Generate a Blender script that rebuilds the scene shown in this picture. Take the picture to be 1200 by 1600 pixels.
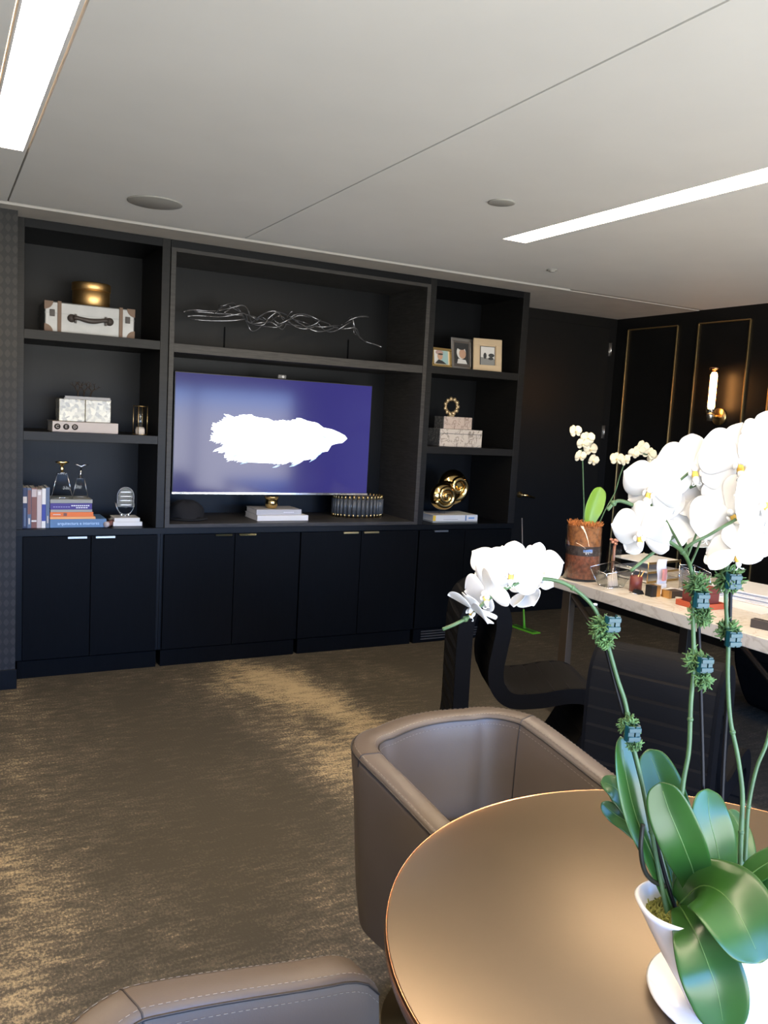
import bpy, bmesh, math, random
from mathutils import Vector, Matrix, noise
random.seed(7)
for o in list(bpy.data.objects): bpy.data.objects.remove(o)
SC = bpy.context.scene; COL = SC.collection
R = math.radians
# ---------------------------------------------------------------- camera
cd = bpy.data.cameras.new('camera'); cam = bpy.data.objects.new('camera', cd); COL.objects.link(cam)
cd.sensor_fit = 'VERTICAL'; cd.sensor_height = 36; cd.sensor_width = 27; cd.lens = 1314.458/1600*36
cd.clip_start = .02; cd.clip_end = 200
yaw, pitch, roll = R(28.4077), R(6.4113), R(3.1655)
fw = Vector((math.sin(yaw)*math.cos(pitch), math.cos(yaw)*math.cos(pitch), -math.sin(pitch)))
rt = Vector((math.cos(yaw), -math.sin(yaw), 0)); up = rt.cross(fw)
rt2 = rt*math.cos(roll)+up*math.sin(roll); up2 = up*math.cos(roll)-rt*math.sin(roll)
M = Matrix((rt2, up2, -fw)).transposed().to_4x4(); M.translation = Vector((0, -4.8987, 1.55))
cam.matrix_world = M; SC.camera = cam
# ---------------------------------------------------------------- light and exposure
SC.view_settings.view_transform = 'Standard'; SC.view_settings.look = 'None'
SC.view_settings.gamma = 1; SC.view_settings.use_curve_mapping = False
SC.view_settings.exposure = 0.0
SKY = 9.0            # brightness of the daylight outside the windows
STRIP = 46.0         # emission of the ceiling light strips
TVE = 1.0
wd = bpy.data.worlds.new('sky'); SC.world = wd; wd.use_nodes = True
nt = wd.node_tree; nt.nodes.clear()
tc = nt.nodes.new('ShaderNodeTexCoord'); sep = nt.nodes.new('ShaderNodeSeparateXYZ'); cr = nt.nodes.new('ShaderNodeValToRGB')
bg = nt.nodes.new('ShaderNodeBackground'); wo = nt.nodes.new('ShaderNodeOutputWorld')
nt.links.new(tc.outputs['Generated'], sep.inputs[0]); nt.links.new(sep.outputs['Z'], cr.inputs[0])
cr.color_ramp.elements[0].position = 0; cr.color_ramp.elements[0].color = (1.30, 1.32, 1.28, 1)
cr.color_ramp.elements[1].position = .25; cr.color_ramp.elements[1].color = (.30, .78, 2.1, 1)
cr.color_ramp.elements[0].position = .0; e = cr.color_ramp.elements.new(.012); e.color = (.50, 1.0, 2.0, 1)
nt.links.new(cr.outputs[0], bg.inputs[0]); bg.inputs[1].default_value = SKY; nt.links.new(bg.outputs[0], wo.inputs[0])
WIN = (-1.2, 4.7, .12, 1.85)     # window band in the wall behind the camera
ROOMY = -6.3
pl = bpy.data.lights.new('window_portal', 'AREA'); pl.shape = 'RECTANGLE'; pl.size = WIN[1]-WIN[0]; pl.size_y = WIN[3]-WIN[2]
pl.cycles.is_portal = True
po = bpy.data.objects.new('window_portal', pl); COL.objects.link(po)
po.location = ((WIN[0]+WIN[1])/2, ROOMY-.12, (WIN[2]+WIN[3])/2); po.rotation_euler = (R(90), 0, 0)
# area lamps point along local -Z; rotated +90 about X that is +Y, into the room
# ---------------------------------------------------------------- materials
MATS = {}
def mat(name, col=(.5,.5,.5), rough=.5, metal=0, spec=.5, trans=0, emit=None, es=1, coat=0, ior=1.45, bump=None, var=None, alpha=1, sheen=0, sss=0, coatr=.1):
    """bump=(scale,strength)  var=(scale,amount) value variation"""
    if name in MATS: return MATS[name]
    m = bpy.data.materials.new(name); m.use_nodes = True; n = m.node_tree; p = n.nodes['Principled BSDF']
    p.inputs['Base Color'].default_value = (*col, 1); p.inputs['Roughness'].default_value = rough
    p.inputs['Metallic'].default_value = metal; p.inputs['Specular IOR Level'].default_value = spec
    p.inputs['Transmission Weight'].default_value = trans; p.inputs['IOR'].default_value = ior
    p.inputs['Coat Weight'].default_value = coat; p.inputs['Coat Roughness'].default_value = coatr
    p.inputs['Sheen Weight'].default_value = sheen
    if sss: p.inputs['Subsurface Weight'].default_value = sss; p.inputs['Subsurface Radius'].default_value = (.01,.01,.01)
    if emit: p.inputs['Emission Color'].default_value = (*emit, 1); p.inputs['Emission Strength'].default_value = es
    t = n.nodes.new('ShaderNodeTexCoord')
    ns = n.nodes.new('ShaderNodeTexNoise'); ns.inputs['Scale'].default_value = var[0] if var else 6; ns.inputs['Detail'].default_value = 4
    n.links.new(t.outputs['Object'], ns.inputs['Vector'])
    a = var[1] if var else .06
    mr = n.nodes.new('ShaderNodeMapRange'); mr.inputs['From Min'].default_value = .3; mr.inputs['From Max'].default_value = .7
    mr.inputs['To Min'].default_value = 1-a; mr.inputs['To Max'].default_value = 1+a; n.links.new(ns.outputs['Fac'], mr.inputs['Value'])
    mx = n.nodes.new('ShaderNodeVectorMath'); mx.operation = 'SCALE'; mx.inputs[0].default_value = col
    n.links.new(mr.outputs[0], mx.inputs['Scale']); n.links.new(mx.outputs[0], p.inputs['Base Color'])
    if bump:
        b = n.nodes.new('ShaderNodeTexNoise'); b.inputs['Scale'].default_value = bump[0]; b.inputs['Detail'].default_value = 3
        n.links.new(t.outputs['Object'], b.inputs['Vector'])
        bp = n.nodes.new('ShaderNodeBump'); bp.inputs['Strength'].default_value = bump[1]; bp.inputs['Distance'].default_value = .002
        n.links.new(b.outputs['Fac'], bp.inputs['Height']); n.links.new(bp.outputs[0], p.inputs['Normal'])
    MATS[name] = m; return m
def nodes_of(m): return m.node_tree.nodes, m.node_tree.links, m.node_tree.nodes['Principled BSDF']

def carpet():
    m = mat('carpet', (.1,.08,.05), .95, spec=.15); N, L, p = nodes_of(m)
    tc = N.new('ShaderNodeTexCoord'); sp = N.new('ShaderNodeSeparateXYZ'); L.new(tc.outputs['Object'], sp.inputs[0])
    def noi(scale, sx, sy, det=5, rough=.6):
        mp = N.new('ShaderNodeMapping'); mp.inputs['Scale'].default_value = (sx, sy, 1); L.new(tc.outputs['Object'], mp.inputs[0])
        n = N.new('ShaderNodeTexNoise'); n.inputs['Scale'].default_value = scale; n.inputs['Detail'].default_value = det; n.inputs['Roughness'].default_value = rough
        L.new(mp.outputs[0], n.inputs['Vector']); return n.outputs['Fac']
    def math_(op, a, b, c=None):
        x = N.new('ShaderNodeMath'); x.operation = op
        for i, v in enumerate((a, b, c)):
            if v is None: continue
            if isinstance(v, (int, float)): x.inputs[i].default_value = v
            else: L.new(v, x.inputs[i])
        return x.outputs[0]
    def blob(cx, cy, rx, ry, amp, ang=0):
        c, s = math.cos(ang), math.sin(ang)
        dx = math_('SUBTRACT', sp.outputs['X'], cx); dy = math_('SUBTRACT', sp.outputs['Y'], cy)
        u = math_('DIVIDE', math_('ADD', math_('MULTIPLY', dx, c), math_('MULTIPLY', dy, s)), rx)
        v = math_('DIVIDE', math_('SUBTRACT', math_('MULTIPLY', dy, c), math_('MULTIPLY', dx, s)), ry)
        q = math_('ADD', math_('MULTIPLY', u, u), math_('MULTIPLY', v, v))
        return math_('MULTIPLY', math_('EXPONENT', math_('MULTIPLY', q, -1.0), 0), amp)
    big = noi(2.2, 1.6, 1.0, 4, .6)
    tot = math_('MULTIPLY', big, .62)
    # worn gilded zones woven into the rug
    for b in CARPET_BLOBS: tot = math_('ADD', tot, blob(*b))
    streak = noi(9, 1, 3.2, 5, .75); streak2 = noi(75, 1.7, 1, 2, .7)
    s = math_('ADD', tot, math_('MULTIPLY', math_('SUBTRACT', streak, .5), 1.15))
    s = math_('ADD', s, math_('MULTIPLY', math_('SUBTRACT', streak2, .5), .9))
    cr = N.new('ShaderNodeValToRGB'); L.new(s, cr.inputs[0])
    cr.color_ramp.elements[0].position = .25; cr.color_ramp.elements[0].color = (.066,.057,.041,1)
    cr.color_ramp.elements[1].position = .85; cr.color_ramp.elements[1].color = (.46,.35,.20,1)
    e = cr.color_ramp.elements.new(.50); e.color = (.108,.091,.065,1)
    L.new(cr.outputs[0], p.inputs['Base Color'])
    w = N.new('ShaderNodeTexWave'); w.wave_type = 'BANDS'; w.bands_direction = 'X'; w.inputs['Scale'].default_value = 22; w.inputs['Distortion'].default_value = .8
    w.inputs['Detail Scale'].default_value = 8
    L.new(tc.outputs['Object'], w.inputs['Vector'])
    h = math_('ADD', math_('MULTIPLY', w.outputs['Fac'], .12), streak2)
    bp = N.new('ShaderNodeBump'); bp.inputs['Strength'].default_value = .5; bp.inputs['Distance'].default_value = .006
    L.new(h, bp.inputs['Height']); L.new(bp.outputs[0], p.inputs['Normal']); return m
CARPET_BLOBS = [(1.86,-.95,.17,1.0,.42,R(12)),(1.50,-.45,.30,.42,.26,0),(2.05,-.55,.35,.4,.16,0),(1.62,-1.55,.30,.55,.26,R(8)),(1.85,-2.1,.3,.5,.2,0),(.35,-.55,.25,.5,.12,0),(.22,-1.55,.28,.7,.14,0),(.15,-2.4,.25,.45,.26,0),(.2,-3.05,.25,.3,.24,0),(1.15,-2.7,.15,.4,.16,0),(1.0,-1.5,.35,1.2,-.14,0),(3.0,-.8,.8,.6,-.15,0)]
def veneer(name, c, rough=.42):
    m = mat(name, c, rough, spec=.25); N, L, p = nodes_of(m)
    tc = N.new('ShaderNodeTexCoord'); mp = N.new('ShaderNodeMapping'); mp.inputs['Scale'].default_value = (3, 3, 40); L.new(tc.outputs['Object'], mp.inputs[0])
    if name.startswith('black'): mp.inputs['Scale'].default_value = (40, 40, 2.5)
    n = N.new('ShaderNodeTexNoise'); n.inputs['Scale'].default_value = 3; n.inputs['Detail'].default_value = 8; n.inputs['Distortion'].default_value = 1; L.new(mp.outputs[0], n.inputs['Vector'])
    cr = N.new('ShaderNodeValToRGB'); L.new(n.outputs['Fac'], cr.inputs[0])
    cr.color_ramp.elements[0].position = .35; cr.color_ramp.elements[0].color = (*[x*.75 for x in c], 1)
    cr.color_ramp.elements[1].position = .7; cr.color_ramp.elements[1].color = (*[x*1.25 for x in c], 1)
    L.new(cr.outputs[0], p.inputs['Base Color'])
    b = N.new('ShaderNodeBump'); b.inputs['Strength'].default_value = .15; b.inputs['Distance'].default_value = .001; L.new(n.outputs['Fac'], b.inputs['Height']); L.new(b.outputs[0], p.inputs['Normal'])
    return m
def marble(name, c, vein, scale=5, rough=.25, th=(.46,.5,.54)):
    m = mat(name, c, rough); N, L, p = nodes_of(m)
    tc = N.new('ShaderNodeTexCoord'); n = N.new('ShaderNodeTexNoise'); n.inputs['Scale'].default_value = scale; n.inputs['Detail'].default_value = 8; n.inputs['Distortion'].default_value = 2.5
    L.new(tc.outputs['Object'], n.inputs['Vector']); cr = N.new('ShaderNodeValToRGB'); L.new(n.outputs['Fac'], cr.inputs[0])
    E = cr.color_ramp.elements; E[0].position = th[0]; E[0].color = (*c, 1); E[1].position = th[2]; E[1].color = (*c, 1); e = E.new(th[1]); e.color = (*vein, 1)
    L.new(cr.outputs[0], p.inputs['Base Color']); return m
def wallpaper():
    m = mat('patterned_wallpaper', (.05,.047,.04), .6); N, L, p = nodes_of(m)
    tc = N.new('ShaderNodeTexCoord'); sp = N.new('ShaderNodeSeparateXYZ'); L.new(tc.outputs['Object'], sp.inputs[0])
    def mm(op, a, b=0):
        x = N.new('ShaderNodeMath'); x.operation = op
        for i, v in enumerate((a, b)):
            if isinstance(v, (int, float)): x.inputs[i].default_value = v
            else: L.new(v, x.inputs[i])
        return x.outputs[0]
    xx = mm('MULTIPLY', sp.outputs['X'], 2*math.pi/.034); zz = mm('MULTIPLY', sp.outputs['Z'], 2*math.pi/.052)
    s2 = mm('ADD', mm('COSINE', xx), mm('COSINE', zz))
    f = mm('GREATER_THAN', s2, .25)
    mx = N.new('ShaderNodeMix'); mx.data_type = 'RGBA'; L.new(f, mx.inputs[0]); mx.inputs[6].default_value = (.009,.0085,.008,1); mx.inputs[7].default_value = (.022,.020,.018,1)
    L.new(mx.outputs[2], p.inputs['Base Color']); return m
carpet_m = carpet(); black_oak = veneer('black_oak', (.0024,.0028,.0036)); door_oak = veneer('black_door_veneer', (.0022,.0026,.0034), .5); door_oak.node_tree.nodes['Principled BSDF'].inputs['Specular IOR Level'].default_value = .09; shelf_m = veneer('smoked_shelf_veneer', (.011,.0105,.010))
frame_m = veneer('taupe_frame_veneer', (.045,.042,.039)); paper_m = wallpaper()
black_wall = mat('black_lacquer_wall', (.006,.006,.006), .4, spec=.3); ceil_m = mat('ceiling_paint', (.74,.73,.70), .7, var=(3,.02))
ceil_dk = mat('ceiling_border_paint', (.50,.47,.43), .7); grey_m = mat('grille_grey', (.33,.32,.29), .6); seam_m = mat('seam_shadow_gap', (.12,.10,.085), .8)
off_wall = mat('warm_grey_wall', (.30,.27,.24), .7)
gold = mat('polished_gold', (.83,.60,.25), .12, 1, var=(8,.05)); brass = mat('brushed_brass', (.62,.44,.20), .28, 1); satin_gold = mat('satin_gold', (.72,.45,.18), .42, 1)
copper = mat('copper', (.85,.42,.22), .2, 1); silver = mat('chrome', (.8,.8,.82), .12, 1); nickel = mat('satin_nickel', (.55,.54,.52), .3, 1)
white = mat('white_gloss', (.82,.82,.82), .25, coat=.3); blackpl = mat('black_plastic', (.012,.012,.012), .35); blackfab = mat('black_pleated_felt', (.0085,.008,.0078), .8, spec=.12)
leather = mat('taupe_leather', (.105,.080,.060), .42, spec=.45, bump=(260,.08), var=(5,.07)); piping_m = mat('dark_piping', (.035,.027,.021), .5); thread = mat('pale_thread', (.30,.26,.21), .7)
tabletop_m = mat('brown_leather_top', (.27,.205,.140), .42, .88, bump=(180,.03), var=(2.2,.06))
def thin_glass(name, tint, refl=1.0, rough=.02):
    m = mat(name, tint, rough, var=(5,0)); N, L, p = nodes_of(m)
    t = N.new('ShaderNodeBsdfTransparent'); t.inputs[0].default_value = (*tint, 1); g_ = N.new('ShaderNodeBsdfGlossy'); g_.inputs['Roughness'].default_value = rough
    f = N.new('ShaderNodeLayerWeight'); f.inputs[0].default_value = .5; pw_ = N.new('ShaderNodeMath'); pw_.operation = 'POWER'; pw_.inputs[1].default_value = 4.5; L.new(f.outputs['Facing'], pw_.inputs[0]); k = N.new('ShaderNodeMath'); k.operation = 'MULTIPLY_ADD'; k.inputs[1].default_value = .7*refl; k.inputs[2].default_value = .045*refl; k.use_clamp = True; L.new(pw_.outputs[0], k.inputs[0])
    x = N.new('ShaderNodeMixShader'); L.new(k.outputs[0], x.inputs[0]); L.new(t.outputs[0], x.inputs[1]); L.new(g_.outputs[0], x.inputs[2])
    L.new(x.outputs[0], N['Material Output'].inputs[0]); return m
glass_m = thin_glass('clear_glass', (.93,.94,.94)); dark_glass = thin_glass('smoky_glass', (.45,.47,.50), .8); award_glass = thin_glass('award_glass', (.90,.92,.93), .25)
petal_m = mat('white_petal', (.74,.74,.74), .45, sss=.15, var=(30,.02)); lip_m = mat('yellow_lip', (.80,.52,.10), .5, var=(60,.3)); petal_cream = mat('cream_petal', (.60,.54,.39), .5)
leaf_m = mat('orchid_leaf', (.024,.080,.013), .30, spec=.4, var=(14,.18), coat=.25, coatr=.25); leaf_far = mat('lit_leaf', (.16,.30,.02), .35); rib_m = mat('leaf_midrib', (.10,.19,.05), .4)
stem_m = mat('green_stem', (.055,.115,.045), .45, var=(40,.2)); stem_dk = mat('dark_stem', (.012,.014,.008), .5); stake_m = mat('black_stake', (.005,.005,.006), .45, spec=.25)
moss_m = mat('green_moss', (.085,.17,.055), .85, var=(60,.4)); moss_br = mat('olive_moss', (.17,.17,.035), .9, var=(70,.5)); clip_m = mat('teal_clip', (.003,.05,.065), .35)
bark_m = mat('orange_moss', (.42,.15,.04), .9, var=(50,.5), bump=(120,.8)); bark_dk = mat('dark_bark', (.07,.045,.035), .9, var=(50,.5)); bark_rd = mat('red_bark', (.28,.075,.03), .9, var=(60,.5), bump=(80,.8))
mar_w = marble('cream_marble', (.66,.61,.52), (.55,.49,.40), 4, .22); mar_box = marble('veined_stone', (.60,.53,.45), (.22,.17,.13), 14, .35, (.50,.56,.60)); mar_dk = marble('grey_stone', (.10,.10,.10), (.25,.24,.22), 14)
def pearl():
    m = mat('mother_of_pearl', (.5,.48,.42), .25, coat=.5); N, L, p = nodes_of(m)
    tc = N.new('ShaderNodeTexCoord'); v = N.new('ShaderNodeTexVoronoi'); v.inputs['Scale'].default_value = 55; L.new(tc.outputs['Object'], v.inputs['Vector'])
    cr = N.new('ShaderNodeValToRGB'); L.new(v.outputs['Color'], cr.inputs[0]); cr.color_ramp.elements[0].color = (.10,.085,.06,1); cr.color_ramp.elements[1].color = (.62,.57,.42,1); cr.color_ramp.elements[1].position = .9
    L.new(cr.outputs[0], p.inputs['Base Color']); return m
pearl_m = pearl()
alu = mat('polished_aluminium', (.26,.26,.255), .42, .6, var=(7,.12)); strap_m = mat('brown_strap', (.16,.10,.065), .6); strap_dk = mat('dark_leather', (.05,.04,.035), .5)
emis = mat('warm_led', (1,1,1), .5, emit=(1,.80,.58), es=STRIP)
def col(name, c, r=.5): return mat(name, c, r)
blue_bk = col('blue_cover', (.10,.20,.36)); purple_bk = col('purple_cover', (.055,.035,.22)); orange_bk = col('orange_cover', (.75,.17,.03)); paper_w = col('white_page', (.74,.72,.68)); cream_bk = col('cream_cover', (.62,.55,.47))
grey_bk = col('grey_cover', (.30,.31,.28)); navy_bk = col('navy_cover', (.02,.03,.08)); redbr_bk = col('reddish_cover', (.20,.08,.06)); pink_bk = col('pale_pink_cover', (.52,.44,.42)); slate_bk = col('slate_cover', (.10,.14,.22)); yellow_bk = col('yellow_cover', (.75,.50,.05)); royal_bk = col('royal_blue', (.03,.05,.30))
redlea = col('maroon_leather', (.16,.035,.025), .4); orlea = col('orange_leather', (.45,.08,.03), .4); neon = col('green_plastic', (.13,.48,.03), .35)
# ---------------------------------------------------------------- mesh helpers
class MB:
    def __init__(s): s.v = []; s.f = []; s.m = []; s.mats = []; s.smooth = []
    def mi(s, m):
        if m not in s.mats: s.mats.append(m)
        return s.mats.index(m)
    def add(s, vs, fs, m=None, sm=False, T=None):
        o = len(s.v); i = s.mi(m)
        s.v += [tuple(T @ Vector(p)) if T else tuple(p) for p in vs]
        for f in fs: s.f.append([o+k for k in f]); s.m.append(i); s.smooth.append(sm)
        return s
    def box(s, x0, x1, y0, y1, z0, z1, m=None, T=None):
        vs = [(x,y,z) for x in (x0,x1) for y in (y0,y1) for z in (z0,z1)]
        return s.add(vs, [(0,1,3,2),(4,6,7,5),(0,4,5,1),(2,3,7,6),(0,2,6,4),(1,5,7,3)], m, False, T)
    def tube(s, pts, r, m=None, n=8, cap=True, T=None, closed=False):
        P = [Vector(p) for p in pts]; k = len(P); rr = r if isinstance(r, (list, tuple)) else [r]*k
        vs = []; prev = None
        for i in range(k):
            if closed: d = P[(i+1)%k]-P[i-1]
            else: d = (P[min(i+1,k-1)]-P[max(i-1,0)])
            d = d.normalized() if d.length > 1e-9 else Vector((0,0,1))
            if prev is None: a = d.orthogonal().normalized()
            else: a = (prev-d*prev.dot(d)); a = a.normalized() if a.length > 1e-6 else d.orthogonal().normalized()
            prev = a; b = d.cross(a)
            for j in range(n):
                t = 2*math.pi*j/n; vs.append(P[i]+(a*math.cos(t)+b*math.sin(t))*rr[i])
        fs = []
        for i in range(k if closed else k-1):
            i2 = (i+1)%k
            for j in range(n): fs.append((i*n+j, i*n+(j+1)%n, i2*n+(j+1)%n, i2*n+j))
        if cap and not closed: fs.append(tuple(range(n))[::-1]); fs.append(tuple((k-1)*n+j for j in range(n)))
        return s.add(vs, fs, m, True, T)
    def lathe(s, prof, m=None, n=32, T=None, sm=True, sx=1, sy=1):
        vs = [(r*math.cos(2*math.pi*j/n)*sx, r*math.sin(2*math.pi*j/n)*sy, z) for r, z in prof for j in range(n)]
        fs = [(i*n+j, i*n+(j+1)%n, (i+1)*n+(j+1)%n, (i+1)*n+j) for i in range(len(prof)-1) for j in range(n)]
        L_ = len(prof)-1
        if prof[0][0] > 1e-6 and prof[-1][0] > 1e-6: fs += [(L_*n+j, L_*n+(j+1)%n, (j+1)%n, j) for j in range(n)]      # a ring: close the section
        elif prof[0][0] > 1e-6: fs.append(tuple(range(n))[::-1])
        elif prof[-1][0] > 1e-6: fs.append(tuple(L_*n+j for j in range(n)))
        return s.add(vs, fs, m, sm, T)
    def prism(s, poly, h0, h1, axis='Z', m=None, T=None):
        k = len(poly)
        def w(p, h): return {'Z': (p[0],p[1],h), 'Y': (p[0],h,p[1]), 'X': (h,p[0],p[1])}[axis]
        vs = [w(p,h0) for p in poly]+[w(p,h1) for p in poly]
        fs = [tuple(range(k))[::-1], tuple(range(k,2*k))]+[(i,(i+1)%k,k+(i+1)%k,k+i) for i in range(k)]
        return s.add(vs, fs, m, False, T)
    def grid(s, G, m=None, sm=True, T=None, closeu=False):
        a, b = len(G), len(G[0]); vs = [p for r in G for p in r]
        fs = [(i*b+j, i*b+j+1, ((i+1)%a)*b+j+1, ((i+1)%a)*b+j) for i in range(a if closeu else a-1) for j in range(b-1)]
        return s.add(vs, fs, m, sm, T)
    def sphere(s, c, r, m=None, n=12, sc=(1,1,1), T=None):
        pr = []
        vs = []; k = n//2+1
        for i in range(k):
            t = math.pi*i/(k-1)
            for j in range(n):
                q = 2*math.pi*j/n; vs.append((c[0]+r*sc[0]*math.sin(t)*math.cos(q), c[1]+r*sc[1]*math.sin(t)*math.sin(q), c[2]+r*sc[2]*math.cos(t)))
        fs = [(i*n+j, (i+1)*n+j, (i+1)*n+(j+1)%n, i*n+(j+1)%n) for i in range(k-1) for j in range(n)]
        return s.add(vs, fs, m, True, T)
    def build(s, name, parent=None, loc=None, rot=None, bevel=0, seg=2, sub=0, solid=0, doubles=False, **tags):
        me = bpy.data.meshes.new(name); me.from_pydata(s.v, [], s.f)
        for m in s.mats: me.materials.append(m or white)
        for p, i, q in zip(me.polygons, s.m, s.smooth): p.material_index = i; p.use_smooth = q
        bm = bmesh.new(); bm.from_mesh(me)
        if doubles: bmesh.ops.remove_doubles(bm, verts=bm.verts, dist=1e-5)
        bmesh.ops.recalc_face_normals(bm, faces=bm.faces); bm.to_mesh(me); bm.free()
        o = bpy.data.objects.new(name, me); COL.objects.link(o)
        if parent: o.parent = parent
        if loc: o.location = loc
        if rot: o.rotation_euler = rot
        if solid: md = o.modifiers.new('solid', 'SOLIDIFY'); md.thickness = solid; md.offset = 0
        if bevel: md = o.modifiers.new('bevel', 'BEVEL'); md.width = bevel; md.segments = seg; md.limit_method = 'ANGLE'
        if sub: md = o.modifiers.new('sub', 'SUBSURF'); md.levels = sub; md.render_levels = sub
        for k, v in tags.items(): o[k] = v
        return o
def thing(name, loc, label, category, group=None, rz=0, rot=None):
    o = bpy.data.objects.new(name, None); COL.objects.link(o); o.location = loc; o.empty_display_size = .05
    o.rotation_euler = rot or (0,0,rz); o['label'] = label; o['category'] = category
    if group: o['group'] = group
    return o
def bx(name, x0,x1,y0,y1,z0,z1, m, parent=None, bevel=0, **t): return MB().box(x0,x1,y0,y1,z0,z1,m).build(name, parent, bevel=bevel, **t)
def text(name, body, size, m, parent, T, depth=.0004, sx=1):
    c = bpy.data.curves.new(name, 'FONT'); c.body = body; c.size = size; c.extrude = depth; c.align_x = 'CENTER'; c.align_y = 'CENTER'; c.resolution_u = 3
    t = bpy.data.objects.new(name+'_src', c); COL.objects.link(t)
    dg = bpy.context.evaluated_depsgraph_get(); me = bpy.data.meshes.new_from_object(t.evaluated_get(dg)); bpy.data.objects.remove(t)
    for v in me.vertices: v.co.x *= sx
    me.materials.clear(); me.materials.append(m); o = bpy.data.objects.new(name, me); COL.objects.link(o); o.parent = parent; o.matrix_local = T; return o
FRONT = Matrix.Rotation(R(90), 4, 'X')     # lays lettering upright, facing -Y
STEMS={'A': (0.0032, [(0.9, -4.132, 0.889), (0.892, -4.123, 0.92), (0.879, -4.106, 0.998), (0.865, -4.089, 1.077), (0.854, -4.076, 1.129), (0.848, -4.067, 1.173), (0.838, -4.057, 1.208), (0.827, -4.046, 1.251), (0.819, -4.038, 1.281), (0.807, -4.028, 1.307), (0.777, -4.02, 1.331), (0.748, -4.014, 1.342), (0.714, -4.007, 1.343), (0.685, -4.004, 1.335), (0.653, -4.0, 1.319), (0.625, -3.999, 1.297), (0.602, -3.999, 1.287), (0.587, -3.992, 1.279)]), 'B': (0.0034, [(0.921, -4.121, 0.878), (0.924, -4.114, 0.946), (0.928, -4.109, 1.0), (0.934, -4.105, 1.063), (0.941, -4.103, 1.108), (0.944, -4.096, 1.171), (0.948, -4.091, 1.226), (0.947, -4.082, 1.297), (0.948, -4.077, 1.338), (0.944, -4.071, 1.365), (0.903, -4.092, 1.39), (0.871, -4.095, 1.406), (0.846, -4.092, 1.421), (0.856, -4.06, 1.441), (0.837, -4.06, 1.45), (0.818, -4.049, 1.455), (0.806, -4.044, 1.442)]), 'C': (0.0034, [(1.011, -4.159, 0.878), (1.012, -4.153, 0.928), (1.014, -4.146, 0.991), (1.016, -4.14, 1.045), (1.01, -4.13, 1.099), (1.001, -4.119, 1.149), (0.998, -4.11, 1.207), (0.999, -4.103, 1.262), (0.996, -4.095, 1.316), (0.998, -4.09, 1.361), (0.997, -4.095, 1.408), (1.001, -4.102, 1.455), (1.012, -4.114, 1.497), (1.032, -4.122, 1.52)]), 'D': (0.003, [(1.049, -4.136, 0.856), (1.054, -4.127, 0.945), (1.058, -4.121, 1.01), (1.068, -4.12, 1.067), (1.084, -4.122, 1.115), (1.105, -4.11, 1.207), (1.114, -4.103, 1.301), (1.097, -4.097, 1.368), (1.068, -4.086, 1.415)])}
BRANCHES=[[(0.903, -4.092, 1.39), (0.906, -4.103, 1.403), (0.921, -4.115, 1.415), (0.932, -4.126, 1.427), (0.951, -4.134, 1.44)], [(0.902, -4.067, 1.401), (0.863, -4.071, 1.382), (0.84, -4.062, 1.36)], [(0.89, -4.065, 1.408), (0.867, -4.068, 1.423), (0.851, -4.07, 1.432)], [(0.902, -4.067, 1.401), (0.925, -4.056, 1.406), (0.945, -4.055, 1.412)], [(0.944, -4.057, 1.475), (0.955, -4.063, 1.481), (0.978, -4.063, 1.485)], [(0.997, -4.095, 1.408), (0.988, -4.121, 1.435), (0.99, -4.142, 1.455)]]
STAKES=[[(0.917, -4.136, 0.883), (0.9, -4.12, 0.933), (0.869, -4.086, 1.07), (0.855, -4.07, 1.132), (0.836, -4.05, 1.21), (0.815, -4.026, 1.306)], [(0.966, -4.134, 0.879), (0.967, -4.12, 0.988), (0.966, -4.109, 1.079), (0.964, -4.094, 1.187), (0.962, -4.078, 1.296), (0.959, -4.071, 1.345)], [(1.001, -4.134, 0.891), (1.003, -4.117, 1.038), (1.01, -4.102, 1.185), (1.014, -4.09, 1.295), (1.016, -4.082, 1.359)]]
ROOT=[(0.861, -4.106, 1.013), (0.858, -4.109, 0.98), (0.866, -4.111, 0.949), (0.88, -4.115, 0.931), (0.9, -4.121, 0.921)]
MOSS=[((0.817, -4.043, 1.276), 0.021), ((0.822, -4.047, 1.261), 0.015), ((0.849, -4.077, 1.144), 0.017), ((0.855, -4.083, 1.121), 0.012), ((0.953, -4.08, 1.338), 0.02), ((0.956, -4.087, 1.298), 0.02), ((0.951, -4.092, 1.233), 0.02), ((0.959, -4.1, 1.207), 0.017), ((1.004, -4.089, 1.347), 0.023), ((1.003, -4.098, 1.274), 0.02)]
CLIPS=[(0.822, -4.056, 1.286), (0.842, -4.091, 1.14), (0.946, -4.095, 1.321), (0.95, -4.109, 1.232), (0.998, -4.103, 1.347), (0.998, -4.113, 1.266)]
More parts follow.
